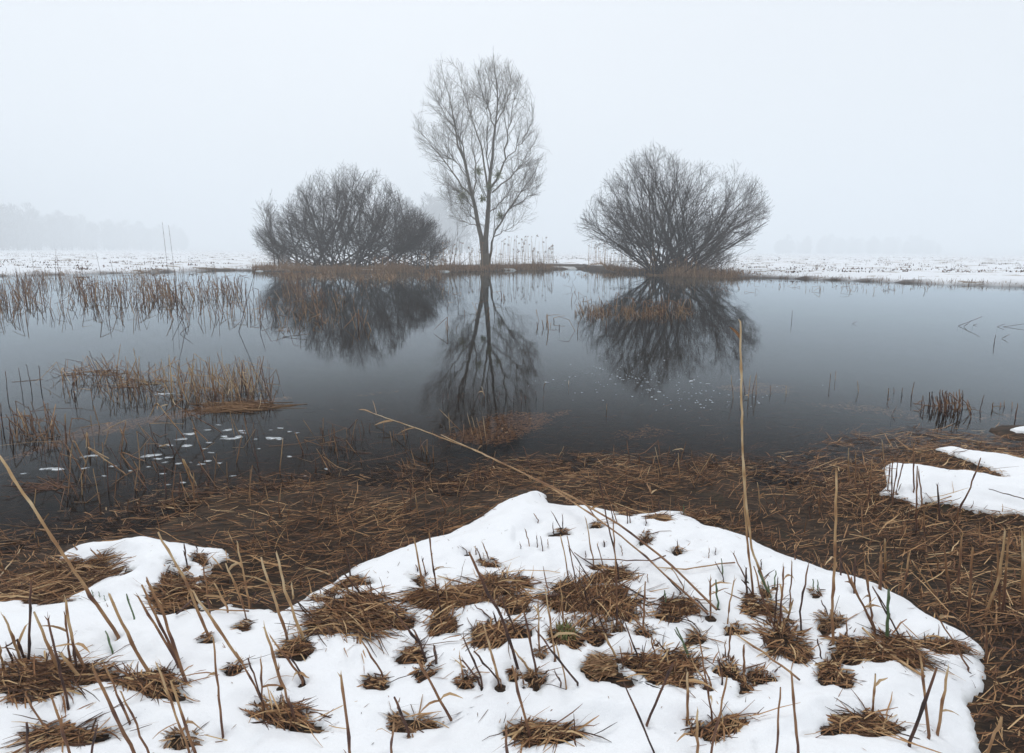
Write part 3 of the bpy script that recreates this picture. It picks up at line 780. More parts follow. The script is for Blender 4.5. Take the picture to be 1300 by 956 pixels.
# ------------------------------------------------------------------ tufts
def build_tuft(cx, cy, rx, ry, phrase, kind):
    c = at(cx, cy, .12); c[2] = bed_z(c[:1], c[1:2])[0]
    dist = np.linalg.norm(c - CAM)
    q = at(cx + rx, cy, .12); wx_ = np.linalg.norm(q - at(cx, cy, .12)); q = at(cx, cy - ry, .12); wy_ = np.linalg.norm(q - at(cx, cy, .12))
    area = math.pi * wx_ * wy_
    n = int(np.clip(area * 15000, 34, 1700))
    a = rng.uniform(0, 2 * np.pi, n); r = np.sqrt(rng.random(n)) * .98
    X = c[0] + np.cos(a) * r * wx_ ; Y = c[1] + np.sin(a) * r * wy_
    size = max(wx_, wy_)
    main = rng.uniform(-.6, .6) + rng.choice([0, .5])
    if kind in 'rm': ang = a + .9 * rng.normal(size=n)
    elif kind == 'o': ang = math.pi + .15 + .35 * rng.normal(size=n)
    else: ang = main + .55 * rng.normal(size=n) + np.pi * (rng.random(n) < .5)
    L = np.clip(rng.uniform(.35, 1.15, n) * size, .03, .20)
    if kind == 'o': X, Y = c[0] + wx_ * (.75 - .7 * rng.random(n)), c[1] + wy_ * (.3 * rng.normal(size=n)); L *= 1.1
    d = unit(np.stack([np.cos(ang), np.sin(ang), .12 + .35 * rng.random(n) ** 2], -1))
    g0 = bed_z(X, Y); mound = .025 * (1 - r ** 2)
    P, _ = grow(np.stack([X, Y, g0 + mound * rng.random(n) + .002], -1), d, L, 5, .10, -.13, np.full(n, .002))
    gz = bed_z(P[..., 0].ravel(), P[..., 1].ravel()).reshape(n, 5)
    P[..., 2] = np.maximum(P[..., 2], gz + .004 + .012 * rng.random((n, 1)))
    s = unit(np.stack([-np.sin(ang), np.cos(ang), .6 * rng.normal(size=n)], -1))
    wd = (.0011 + .0018 * rng.random(n)) * (1.5 if kind == 'o' else 1)
    V, Q, T = ribbons(P, wd[:, None] * np.array([.8, 1, 1, .8, .3])[None], s, (.06 + .92 * rng.random((n, 1)) ** 1.2) + (.15 if kind == 'o' else 0))
    pl = Pile(); pl.add(V, Q, T)
    o = link('grass_tuft', pl.mesh('grass_tuft', c, False), {'o': M_RUST, 'r': M_RUST if rng.random() < .4 else M_GRASS, 'm': M_GRASS, 'g': M_GRASS}[kind], None, c)
    tag(o, phrase.replace('the ', '', 1), 'grass', 'grass tufts melting through the near snow')
    if kind == 'm':
        k = 90; a = rng.uniform(0, 2 * np.pi, k); r = np.sqrt(rng.random(k)) * .7
        X = c[0] + np.cos(a) * r * wx_; Y = c[1] + np.sin(a) * r * wy_
        V, Q, T = blades(k, X, Y, bed_z(X, Y) + .01, .02 + .03 * rng.random(k), 1.2, .003, 4, (.3, .8))
        link('moss', mk_mesh('moss', V - c, Q, T), M_MISTLE, o)
for t in TUFTS: build_tuft(*t)

# ------------------------------------------------------------------ reed stalks, fallen reeds, green shoots
MARKS = [(t[0], t[1], t[4]) for t in TUFTS] + [
 (30, 485, 'the thin stub row standing clear of the reed belt'), (125, 478, 'the bent straw heap in the water'), (205, 495, 'the straw clump holding a snow crumb'),
 (275, 482, 'the golden stub clump in the water'), (318, 512, 'the flattened rusty bundle in the water'), (60, 545, 'the long tan litter raft'),
 (170, 585, 'the broken stems among white slush flakes'), (75, 620, 'the dark bundle off the smaller snow lobe'), (340, 585, 'the slush flakes near the brown shore'),
 (470, 540, 'the floating tip of the fallen cane'), (470, 620, 'the brown shore before the fallen cane'), (330, 650, 'the brown shore beyond the smaller snow lobe'),
 (610, 545, 'the tan raft under the mirrored tree'), (640, 500, 'the dotted stub row in the mirrored tree'), (790, 590, 'the sunken straw past the fallen cane'),
 (945, 490, 'the stub clump behind the tallest reed'), (1062, 490, 'the scattered stubs before the rust-red clump'), (1205, 515, 'the rust-red stub clump in open water'),
 (1262, 520, 'the small stubs past the rust-red clump'), (1240, 415, 'the bent twigs on open water'), (1000, 620, 'the brown shore behind the tallest reed'),
 (1085, 590, 'the tip of the smaller snow bank'), (1150, 610, 'the red stub cluster on the smaller snow bank'), (1210, 620, 'the middle of the smaller snow bank'),
 (1120, 670, 'the wet brown channel'), (1235, 690, 'the thick stub stand in the channel'), (1180, 700, 'the channel between stub stand and snow rim'),
 (200, 350, 'the far reed belt'), (690, 650, 'the bare snow point'), (570, 690, 'the smooth snow slope below the shore'), (690, 690, 'the clean snow with tiny stubs'),
 (160, 790, 'the clear snow below the smaller snow lobe'), (1000, 740, 'the snow slope by the tallest reed'), (1120, 760, 'the snow rim over the channel'),
]
REC = []
def ground_pt(px, py, wet=False):
    if wet: return at(px, py, 0.0)
    p = at(px, py, .13)
    for _ in range(2): p = at(px, py, ground_at(p[0], p[1]))
    return p
def stalk(pts, col='t', rad=3.6, lying=False, wet=False, leaf=None, zs=None):
    """pts run from the tip to the foot, in photo pixels"""
    b = pts[-1]; foot = ground_pt(*b, wet)
    if lying:
        if zs is None: W3 = [ground_pt(*q, wet) + np.array([0, 0, .012 if not wet else .006]) for q in pts][::-1]
        else: W3 = [at(q[0], q[1], z) for q, z in zip(pts, zs)][::-1]
        foot = W3[0].copy()
    else:
        dy = rng.normal() * .03; h = max(1, b[1] - pts[0][1])
        W3 = [foot - np.array([0, 0, .04 if not wet else .12])]
        for q in pts[::-1]:
            f = (b[1] - q[1]) / h
            W3.append(at_y(q[0], q[1], foot[1] + dy * f) if q is not b else foot)
    Ln = sum(np.linalg.norm(np.subtract(W3[i + 1], W3[i])) for i in range(len(W3) - 1))
    K = int(np.clip(Ln / .035, 7, 40)) + 1
    s = np.concatenate([[0], np.cumsum(np.linalg.norm(np.diff(np.array(W3), axis=0), axis=1))])
    P = np.stack([np.interp(np.linspace(0, s[-1], K), s, np.array(W3)[:, i]) for i in range(3)], -1)
    P[1:-1] += rng.normal(size=(K - 2, 3)) * .0012
    t = np.linspace(0, 1, K)
    Rr = rad / 1000 * (1.06 - .32 * t) * (1 + .05 * rng.normal(size=K))
    lo, hi = {'t': (.42, .92), 'b': (.28, .62), 'd': (.03, .30), 'p': (.75, 1.0), 'r': (.25, .5), 'g': (.15, .9)}[col]
    T = lo + (hi - lo) * t ** .8 + .08 * rng.normal(size=K)
    step = int(rng.integers(4, 8))
    nd = np.arange(K) % step == step - 1
    Rr[nd] *= 1.28; T[nd] -= .22
    Rr[-1] *= .8
    V, Q, tv, cap = tubes(P[None], Rr[None], 6, np.clip(T, 0, 1)[None])
    if not lying and col != 'g' and rng.random() < .7:
        m_ = int(rng.integers(2, 4)); e_ = P[-1]; ax = unit(P[-1] - P[-3])
        d_ = unit(ax[None] + .22 * rng.normal(size=(m_, 3)))
        FP, _ = grow(np.repeat((e_ - ax * .006)[None], m_, 0), d_, rng.uniform(.010, .030, m_), 3, .1, 0, np.full(m_, .001))
        fv, fq, ft = ribbons(FP, np.array([[.7, .55, .1]]).repeat(m_, 0) * Rr[-1], unit(np.cross(d_, rng.normal(size=(m_, 3)))), np.clip(T[-1] + .1, 0, 1))
        fq = fq + len(V); V = np.concatenate([V, fv]); Q = np.concatenate([Q, fq]); tv = np.concatenate([tv, ft])
    name = 'green_shoot' if col == 'g' else ('fallen_reed' if lying else 'reed_stalk')
    o = link(name, mk_mesh(name, V - foot, Q, tv, True, None), M_SHOOT if col == 'g' else M_REED, None, foot)
    if leaf is None: leaf = (not lying) and col in 'tbp' and Ln > .16 and rng.random() < .36
    if leaf:
        i0 = int(K * rng.uniform(.35, .8)); a = rng.uniform(0, 2 * np.pi); n = int(rng.integers(1, 3))
        d = unit(np.array([[math.cos(a + j), math.sin(a + j) * .6, .9] for j in range(n)]))
        LP, _ = grow(np.repeat(P[i0][None], n, 0), d, rng.uniform(.04, .11, n), 5, .18, -.28, np.full(n, .002))
        v_, q_, t_ = ribbons(LP, np.array([[.0035, .005, .005, .0035, .001]]).repeat(n, 0) * rng.uniform(.6, 1.1), unit(np.cross(d, rng.normal(size=(n, 3)))), .55 + .4 * rng.random((n, 1)))
        link('leaf', mk_mesh('leaf', v_ - foot, q_, t_), M_REED, o)
    L_px = math.hypot(pts[0][0] - b[0], pts[0][1] - b[1])
    REC.append((o, name, col, L_px, b)); return o
def crop(ox, oy, sc): return lambda *q: [(ox + q[i] / sc, oy + q[i + 1] / sc) for i in range(0, len(q), 2)]
C3, C4, C5 = crop(0, 700, 5.2), crop(220, 690, 5.2), crop(440, 690, 5.2)
C6, C7, C8 = crop(660, 610, 3.704), crop(880, 690, 5.2), crop(1060, 540, 2.917)
ST = [  # standing: tip ... foot, colour, radius in mm
 (C3(25,430,130,690),'t',4),(C3(205,195,190,720),'d',3.6),(C3(225,400,400,820),'t',4.4),(C3(435,320,480,600,570,810),'t',4.6),(C3(430,420,465,720),'b',3.2),
 (C3(405,675,545,868),'t',5),(C3(480,600,510,790),'d',4.2),(C3(720,280,890,640,1005,835),'t',4.8),(C3(910,295,1190,770),'b',3.8),
 (C3(935,220,1180,740),'b',4),(C3(970,190,1060,370,1230,862),'b',4.8),(C3(1215,0,1235,85),'d',3),(C3(115,590,160,700),'d',4.2),(C3(40,630,80,720),'d',3.4),
 (C3(0,630,20,760),'t',4),(C3(600,-10,680,60),'b',3.4),(C3(640,-10,690,50),'b',3),(C3(360,80,372,235),'b',3.2),(C3(310,55,330,130),'t',4),(C3(0,60,40,160),'b',3.4),
 (C3(745,65,752,92),'d',3),(C3(-60,520,-10,760),'t',4),
 (C4(-100,-75,85,260,230,605),'t',4.2),(C4(130,310,330,620,455,780),'t',4.6),(C4(345,130,430,320,462,412),'t',3.8),(C4(425,0,480,290,505,415),'t',3.6),(C4(545,320,510,415),'d',2.6),
 (C4(580,90,660,350,755,635),'t',4.4),(C4(680,60,740,310,870,650),'p',4.6),(C4(270,260,360,430),'t',3.4),(C4(600,550,715,915),'t',4.2),(C4(640,610,850,890),'b',3.2),(C4(770,740,858,880),'d',3),
 (C4(1020,170,1050,230),'b',3),(C4(1050,150,1090,225),'b',3),(C4(1090,150,1235,330),'d',3),(C4(1140,60,1170,195),'d',3.4),(C4(1165,60,1215,105),'d',2.6),(C4(1145,280,1165,350),'b',2.6),
 (C4(1265,0,1280,75),'b',2.8),(C4(70,0,92,130),'d',3.2),(C4(140,0,158,35),'d',2.6),(C4(200,160,240,440),'b',3),(C4(430,320,480,480),'b',2.6),(C4(370,-60,420,60),'t',3),(C4(610,-70,640,40),'r',4),
 (C4(780,270,790,350),'p',4),
 (C5(75,600,245,882),'b',3),(C5(445,-30,490,200,520,320),'t',4),(C5(545,-70,565,100,590,270),'b',3.6),(C5(500,110,522,190),'b',3),(C5(455,140,470,170),'d',2.8),
 (C5(900,0,935,95),'b',3),(C5(860,30,890,105),'d',2.8),(C5(850,20,855,60),'b',2.8),(C5(765,25,795,50),'d',2.4),(C5(810,60,930,320,1030,500,1130,820),'d',5),(C5(1005,340,1130,610),'d',3.2),
 (C5(845,405,950,490),'d',2.6),(C5(1175,460,1255,860),'d',3.4),(C5(1265,390,1270,690),'b',2.6),(C5(330,465,468,645),'d',4.4),(C5(445,570,525,770),'d',4),(C5(580,680,592,775),'d',5),
 (C5(770,620,895,910),'d',3.2),(C5(745,740,770,872),'t',2.8),(C5(765,770,880,910),'d',3.4),(C5(840,710,1010,912),'d',3),(C5(910,550,1005,900),'t',3.6),(C5(950,820,1020,912),'b',2.6),
 (C5(1095,690,1212,842),'t',3.2),(C5(1150,850,1170,912),'b',2.6),(C5(720,770,850,885),'t',2.8),(C5(130,30,140,80),'d',2.4),(C5(165,30,167,65),'b',2.2),(C5(265,0,285,20),'b',2.6),
 (C5(1145,0,1150,22),'d',2),(C5(650,250,670,430),'t',2.6),(C5(975,470,1000,560),'d',4),(C5(600,300,620,480),'d',3),
 (C6(370,-20,410,190,440,310,470,480),'d',3.4),(C6(400,40,455,190),'b',2.8),(C6(425,120,440,185),'d',3),(C6(285,80,370,190),'b',3),(C6(500,-40,502,100),'d',3),(C6(505,30,470,100),'t',2.2),
 (C6(610,20,628,140),'b',3),(C6(652,90,655,140),'d',3),(C6(65,155,88,186),'b',2.4),(C6(155,155,195,230),'d',2.6),(C6(200,165,203,222),'d',2.6),(C6(155,210,157,240),'d',2.8),(C6(25,230,45,300),'b',2.6),
 (C6(78,260,83,300),'d',2.4),(C6(97,262,107,320),'d',2.2),(C6(130,280,133,306),'b',2),(C6(190,255,232,462),'t',3),(C6(222,260,265,482),'b',3),(C6(230,310,350,495),'d',2.6),
 (C6(310,180,347,392),'t',3),(C6(363,300,390,390),'b',2.8),(C6(440,200,455,450,456,676),'b',3.2),(C6(505,140,507,190),'d',2.6),(C6(516,155,518,192),'d',3),(C6(590,165,594,200),'d',2.6),
 (C6(740,285,745,342),'d',2.6),(C6(590,475,580,690),'b',3.8),(C6(895,470,897,632),'b',3.2),(C6(120,510,165,830),'t',3.6),(C6(190,470,208,692),'t',3),
 (C6(300,480,325,600),'d',3.2),(C6(335,620,360,712),'d',3),(C6(360,610,405,725),'d',3),(C6(400,722,445,820),'t',4.2),(C6(395,625,410,690),'b',2.2),(C6(300,605,302,668),'b',2.8),(C6(85,570,92,792),'t',2.8),
 (C6(80,710,270,952),'d',3.4),(C6(170,770,220,952),'t',2.8),(C6(20,625,80,912),'b',3.2),(C6(0,830,50,902),'t',3.4),(C6(165,900,195,952),'d',2.8),(C6(470,780,485,872),'b',2.4),(C6(495,670,555,832),'d',3),
 (C6(545,655,640,762),'b',2),(C6(620,740,640,852),'b',2.8),(C6(640,750,720,840),'d',2.6),(C6(780,640,845,702),'d',2.2),(C6(860,870,900,952),'b',2.4),(C6(307,330,309,347),'d',2),(C6(475,305,482,342),'b',2),
 (C6(600,440,602,466),'b',2),(C6(690,800,700,900),'t',3),(C6(395,285,398,296),'d',3),(C6(710,400,772,508),'t',2.4),(C6(690,455,755,522),'d',2.8),
 (C7(265,65,345,235),'b',2.8),(C7(350,160,352,322),'d',4),(C7(320,240,395,332),'d',3),(C7(110,250,115,472),'b',2.6),(C7(270,245,225,525),'t',3),(C7(250,530,232,738),'b',3),(C7(213,650,210,748),'b',2.2),
 (C7(335,670,337,862),'b',3.6),(C7(165,770,195,900),'d',3),(C7(400,150,440,300,542,572),'b',3.4),(C7(558,245,535,532),'d',3),(C7(597,155,575,542),'b',3.4),(C7(652,120,640,402),'b',2.8),(C7(760,145,705,430,712,562),'d',3.2),
 (C7(660,375,625,490),'t',4),(C7(845,375,885,462),'d',2.6),(C7(820,630,850,756),'d',2.6),(C7(670,10,672,82),'b',3),(C7(975,0,975,192),'d',3),(C7(1070,90,1065,297),'d',3.4),
 (C7(990,145,1060,290,1200,572),'b',3.4),(C7(1130,100,1180,467),'b',3.2),(C7(1185,285,1300,472),'d',2.8),(C7(1240,60,1235,287),'b',4),(C7(1160,150,1270,282),'t',2.4),(C7(145,120,200,222),'d',2.4),(C7(450,105,450,142),'d',2.6),
 (C7(60,790,115,916),'b',2.6),(C7(0,790,80,916),'t',3),(C7(105,30,105,80),'b',2),(C7(150,30,148,52),'d',2),(C7(1010,500,1020,640),'b',2.4),
 (C7(945,-480,940,0,915,480,922,660),'t',4.4),
 (C8(50,85,52,220),'t',3.6),(C8(77,100,75,240),'b',3.6),(C8(175,60,188,225),'t',3),(C8(138,130,120,320),'b',3.2),(C8(205,135,195,242),'r',3.6),(C8(212,120,210,252),'r',3.6),(C8(232,140,215,272),'r',3.6),
 (C8(255,130,228,242),'r',3.6),(C8(290,70,292,232),'r',3.8),(C8(310,170,322,292),'r',4),(C8(305,150,300,402),'r',4),(C8(380,225,388,352),'d',5),(C8(540,120,500,235,440,352),'r',4),(C8(455,300,455,402),'b',3),
 (C8(20,480,22,542),'b',3),(C8(75,490,72,612),'d',3),(C8(110,510,137,702),'b',3.2),(C8(170,475,167,597),'b',4.4),(C8(185,420,187,537),'t',4.4),(C8(30,515,150,752),'b',3),(C8(140,600,240,782),'d',3),
 (C8(275,480,250,617),'b',4),(C8(285,500,400,672),'t',3.4),(C8(365,680,495,897),'b',3.2),(C8(265,760,335,892),'b',2.8),(C8(470,410,455,602),'b',4.6),(C8(405,460,425,642),'b',4.6),(C8(510,450,495,712),'b',4.6),
 (C8(630,390,610,560,555,702),'t',5),(C8(645,390,620,702),'b',4.6),(C8(600,440,610,690),'b',4),(C8(695,400,695,692),'t',5),(C8(560,750,560,882),'b',3.6),(C8(380,500,380,552),'b',3.4),(C8(580,540,585,690),'b',3),(C8(535,360,540,470),'b',3),
 (C8(318,610,320,640),'b',3),(C8(270,470,272,560),'b',3),(C8(330,300,332,420),'b',3),(C8(100,300,102,420),'b',3),(C8(-60,270,-58,330),'b',3),(C8(-95,300,-92,350),'d',3),
]
for p_, c_, r_ in ST: stalk(p_, c_, r_ * 1.05)
GREEN = [(C3(835,280,885,437),3),(C3(695,525,742,652),3),(C3(605,255,612,280),1.6),(C3(650,265,655,290),1.6),(C3(685,290,690,308),1.6),(C6(770,115,772,147),3),(C6(680,515,690,602),3),(C6(735,690,800,840),3.4),(C6(728,700,790,800),2.8),
         (C7(150,240,162,402),4),(C7(545,180,537,282),3),(C7(490,250,505,332),3),(C7(790,235,795,302),2.6),(C7(820,240,825,317),2.6),(C7(1290,300,1282,622),5.5),(C7(185,100,195,192),2.6),(C7(430,180,515,357),5),(C6(560,290,562,300),2)]
for p_, r_ in GREEN: stalk(p_, 'g', r_, leaf=False)
LY = [(C3(1300,310,1170,432),'d',2.8),(C3(280,165,450,252),'t',5),(C3(130,250,200,200),'d',2.6),(C3(20,660,120,600),'d',3),(C4(190,450,500,465),'t',2.6),(C4(20,485,160,365),'d',3),(C4(530,420,595,378),'d',3.4),
      (C4(870,178,950,190,1040,225),'p',3.4),(C4(1085,360,1145,310),'d',2.4),(C4(820,262,870,275),'b',3),(C5(600,230,740,270,910,330),'t',3),(C5(170,605,300,565),'b',3),(C5(1225,378,1300,365,1400,352),'r',2.6),(C5(345,440,405,482),'t',2.6),
      (C5(1110,265,1225,372),'t',2.4),(C6(300,380,615,390,685,365),'r',2.6),(C6(650,420,770,430,926,405,1010,398),'t',2.8),(C6(255,350,430,470,600,570),'d',3.2),(C6(60,570,190,550,330,560),'r',2.8),(C6(100,580,300,592),'b',2.6),
      (C7(270,610,450,730,700,922),'t',3.6),(C7(0,365,95,467),'d',2.8),(C8(568,243,700,280),'d',2.8),(C8(260,330,430,270),'p',2.8),(C8(100,760,200,860,330,942),'p',4.6),(C8(530,745,700,700),'b',3.6),(C8(500,755,720,735),'b',3),
      (C8(610,640,700,680),'t',3.4),(C8(0,440,200,400),'t',3),(C8(80,240,125,200),'b',3.4),(C8(180,460,330,468),'t',3),(C8(320,310,430,285),'t',2.6),(C8(570,830,720,850),'d',4),(C4(255,100,330,190),'t',3.2),
      ([(0, 668), (60, 676)], 'p', 4), ([(0, 735), (62, 655)], 'p', 4)]
for p_, c_, r_ in LY: stalk(p_, c_, r_, lying=True)

# the fallen cane in two strands
o = stalk([(472, 524), (500, 534), (527, 543), (607, 573), (648, 593), (721, 628), (788, 667), (846, 712), (910, 774)], 't', 4.6, True, zs=[.05, .08, .12, .17, .19, .21, .22, .20, .17])
LONG1 = o
for k, (a0, b0, w0) in enumerate([((605, 574), (612, 566), .012), ((500, 534), (475, 540), .010), ((472, 524), (455, 520), .006), ((478, 526), (473, 508), .005), ((527, 543), (505, 551), .006)]):
    A_ = at(a0[0], a0[1], .17 if k == 0 else .07); B_ = at(b0[0], b0[1], .16 if k == 0 else .05)
    P = resample([A_, (A_ + B_) / 2 + np.array([0, 0, .02]), B_], 5)
    v_, q_, t_ = ribbons(P[None], np.array([[.004, 1, 1, .8, .15]]) * np.array([[1, w0, w0, w0, w0]]), unit(np.array([[.2, .7, .6]])), .7)
    link('leaf', mk_mesh('leaf', v_ - np.array(o.location), q_, t_), M_REED, o)
LONG2 = stalk([(560, 552), (627, 583), (700, 619), (763, 661), (822, 708), (859, 744), (899, 780)], 't', 3.8, True, zs=[.15, .18, .20, .21, .20, .18, .16])

# the tallest reed with its flag leaf
TALL = stalk([(940, 408), (941, 470), (942, 560), (947, 640), (955, 700), (979, 759)], 'p', 4.6, leaf=False)
tb = np.array(TALL.location)
e = at_y(940, 430, tb[1])
for tipx, tipy, w0 in ((926, 415, .006), (932, 419, .004)):
    q = at_y(tipx, tipy, tb[1] - .02)
    P = resample([e, e * .5 + q * .5 + np.array([0, 0, .012]), q], 5)
    v_, q_, t_ = ribbons(P[None], np.array([[.004, 1, 1, .8, .15]]) * np.array([[1, w0, w0, w0, w0]]), unit(np.array([[.2, -.7, .7]])), .55)
    link('leaf', mk_mesh('leaf', v_ - tb, q_, t_), M_REED, TALL)
TALL2 = stalk([(943, 585), (946, 650), (950, 700), (956, 752)], 't', 4.2, leaf=False)
LEANER = stalk([(-6, 572), (40, 640), (85, 712), (150, 807)], 't', 5.2, leaf=True)

# stalks in the strip nearest the camera
for i in range(34):
    px, py = rng.uniform(-20, 1290), rng.uniform(885, 985)
    l = rng.uniform(40, 120); sx_ = (px - 650) / 650
    stalk([(px + l * (.28 * sx_ + .25 * rng.normal() - .12), py - l), (px, py)], rng.choice(list('tbdb')), rng.uniform(2.6, 4.4))

# stubs in the brown shore
for i in range(46):
    px = rng.uniform(300, 1130)
    py = np.interp(px, [300, 420, 560, 700, 850, 1000, 1130], [665, 640, 628, 600, 606, 634, 640]) + rng.uniform(-22, 26)
    l = rng.uniform(12, 42)
    stalk([(px + l * rng.normal() * .35, py - l), (px, py)], rng.choice(list('bbdtr')), rng.uniform(2.2, 3.4))

# stubs and broken stems standing in the water
def wet(px, py, l, lean, col=None, rad=None, bend=False):
    tip = (px + lean * l, py - l)
    pts = [tip, (px, py)]
    if bend: pts = [(tip[0] + rng.uniform(-1, 1) * l * .8, tip[1] + l * rng.uniform(.2, .9)), tip, (px, py)]
    return stalk(pts, col or rng.choice(list('btdbt')), rad or rng.uniform(3, 4.5), wet=True)
WET = [(10,505,34,-.1),(28,497,30,-.15),(40,494,30,-.2),(52,492,28,-.1),(3,540,28,-.1)]
for a_ in WET: wet(*a_, col='d')
for (x0, x1, y0, y1, k, l0, l1) in [(62, 130, 472, 500, 9, 18, 36), (130, 200, 470, 502, 13, 18, 36), (225, 345, 482, 512, 22, 24, 46), (10, 120, 530, 560, 6, 18, 34)]:
    for i in range(k): wet(rng.uniform(x0, x1), rng.uniform(y0, y1), rng.uniform(l0, l1), rng.normal() * .25 - .1, bend=rng.random() < .15)
for i in range(16):
    wet(rng.uniform(60, 300), rng.uniform(548, 640), rng.uniform(20, 48), rng.normal() * .5 - .5, bend=rng.random() < .5)
for a_ in [(355,598,40,.1),(385,575,26,-.4),(440,548,16,.9),(300,588,34,.2),(420,600,30,-.6),(330,605,36,-.2)]: wet(*a_)
for a_ in [(600,552,26,-.25),(607,556,26,-.3),(612,558,28,-.25),(618,562,34,-.15),(586,548,28,-1.0),(572,552,26,-.1),(615,503,12,-.3)]: wet(*a_, col='t', rad=3.2)
for i in range(15): wet(562 + i * 9 + rng.uniform(-3, 3), 508 + rng.uniform(-4, 6), rng.uniform(5, 11), rng.normal() * .1, 'd', 2.6)
for a_ in [(1157,503,17,.2),(1145,502,10,.1),(1181,515,18,.15),(1185,518,18,-.1),(1180,510,12,.0),(1191,516,12,-.1),(1194,524,28,.1),(1196,522,24,-.15),(1199,523,26,.1),(1202,519,18,0),(1213,523,26,.05),(1216,522,22,.2),
           (1219,522,28,-.05),(1222,520,24,0),(1208,520,16,.1),(1244,520,18,.3),(1233,530,14,-.1),(1260,519,8,.1),(1270,518,7,0),(1275,517,7,0),(1285,519,8,0),(1289,532,20,.15),(1128,500,7,0),(1135,498,5,0),(1126,512,7,.5),(1132,527,10,.6),(1170,517,14,.1)]:
    wet(*a_, col=rng.choice(list('rdb')), rad=rng.uniform(3.2, 5))
for a_ in [(1053,490,16,.1),(1060,484,12,.1),(1090,498,14,-.1),(950,505,28,.1),(955,500,26,.2),(946,497,22,-.2),(960,502,24,0),(931,505,28,-.1),(978,499,10,0),(998,500,10,0),(770,520,7,0),(722,488,5,0),(690,492,6,.4)]: wet(*a_, rad=3.2)
for base_, tip_ in [((1216,414),(1247,402)),((1223,415),(1231,409)),((1266,415),(1276,411)),((1273,415),(1302,411)),((1271,430),(1281,425)),((1235,413),(1241,411)),((1262,437),(1264,425)),((1005,408),(1006,394)),((1082,411),(1088,408)),
                    ((303,421),(325,340)),((236,418),(216,366)),((330,422),(334,398)),((357,428),(392,424)),((381,428),(380,412)),((228,424),(242,412))]:
    stalk([tip_, base_], 'd', 5, wet=True, leaf=False)
for (bx, by, tx, ty) in [(216,368,206,282),(224,366,214,286),(78,372,72,325),(132,366,122,322),(70,362,71,316),(45,358,40,322),(150,372,140,330),(105,366,104,335),(183,372,178,338)]:
    stalk([(tx, ty), (bx, by)], 'd', 6, wet=True, leaf=False)

ALLREC = [r for r in REC if r[1] != 'fallen_reed']; FEET = {id(r): tuple(r[0].location) for r in ALLREC}
# only the 300 largest stalks stay objects of their own; the smallest join the stubble below
REST = Pile()
stk = sorted([r for r in REC if r[1] == 'reed_stalk'], key=lambda r: -r[3])
gone = set(id(r) for r in stk[296:])
for r in stk[296:]:
    for o in [r[0]] + list(r[0].children):
        me = o.data; n = len(me.vertices)
        V = np.empty(n * 3); me.vertices.foreach_get('co', V); V = V.reshape(-1, 3) + np.array(r[0].location)
        T = np.empty(n); me.attributes['tone'].data.foreach_get('value', T)
        Q = np.array([tuple(p.vertices) for p in me.polygons]); REST.add(V, Q, T)
    for o in list(r[0].children) + [r[0]]: bpy.data.objects.remove(o)
REC = [r for r in REC if id(r) not in gone]
def clump(name, label, px, py, rx, n, hr, tone, mat, lie=0.0, rad=.0032, lean=.22):
    c = at(px, py, 0); w_ = rx / FPX * np.linalg.norm(c - CAM)
    X = c[0] + w_ * rng.normal(size=n) * .5; Y = c[1] + w_ * rng.normal(size=n) * .35
    d = unit(np.stack([lean * rng.normal(size=n) - .12 + lie * 2.2 * np.sign(rng.normal(size=n) - .7), lean * rng.normal(size=n) + lie * .4 * rng.normal(size=n), np.ones(n) * (1 - lie * .86)], -1))
    z0 = -.10 * (1 - lie) + .02 * lie * rng.random(n)
    P, Rr = grow(np.stack([X, Y, z0 * np.ones(n)], -1), d, rng.uniform(*hr, n) + .1 * (1 - lie), 6, .06, -.015 - .05 * lie, np.full(n, rad) * rng.uniform(.6, 1.3, n), .6)
    if lie: P[..., 2] = np.maximum(P[..., 2], .003)
    pl = Pile(); pl.add(*tubes(P, Rr, 5, tone[0] + (tone[1] - tone[0]) * rng.random((n, 1)))[:3])
    k = n // 2; e = P[rng.integers(0, n, k), rng.integers(2, 6, k)]
    dd = unit(np.stack([rng.normal(size=k), .6 * rng.normal(size=k), .4 * rng.normal(size=k)], -1))
    LP, _ = grow(e, dd, rng.uniform(.05, .16, k), 4, .15, -.2, np.full(k, .002)); LP[..., 2] = np.maximum(LP[..., 2], .003)
    pl.add(*ribbons(LP, np.array([[.003, .004, .003, .001]]).repeat(k, 0), unit(np.cross(dd, rng.normal(size=(k, 3)))), tone[0] + (tone[1] - tone[0]) * rng.random((k, 1))))
    tag(link(name, pl.mesh(name, c), mat, None, c), label, 'reed')
clump('reed_clump', 'golden upright clump of broken reeds standing in the water', 272, 497, 46, 64, (.2, .42), (.5, 1.0), M_REED)
clump('reed_clump', 'small golden reed clump at the outer end of the reed belt', 322, 498, 20, 24, (.2, .38), (.5, 1.0), M_REED)
clump('reed_clump', 'messy straw clump holding a white snow crumb in the water', 188, 486, 28, 44, (.12, .34), (.35, .95), M_REED, .25, .003, .5)
clump('reed_clump', 'tangled brown straw heap between thin stubs in the water', 122, 474, 34, 46, (.12, .32), (.2, .8), M_REED, .3, .003, .5)
clump('reed_bundle', 'flattened rusty reed bundle lying on the water by the golden clump', 316, 517, 34, 90, (.2, .45), (.2, .75), M_RUST, 1.0, .003)
clump('reed_clump', 'bent dark reed bundle off the smaller snow lobe', 72, 618, 16, 26, (.1, .26), (.1, .5), M_REED, .4, .0028, .6)
clump('reed_clump', 'rust-red stub clump alone in the open water', 1203, 521, 20, 20, (.08, .22), (.2, .6), M_REED, 0, .0045, .1)
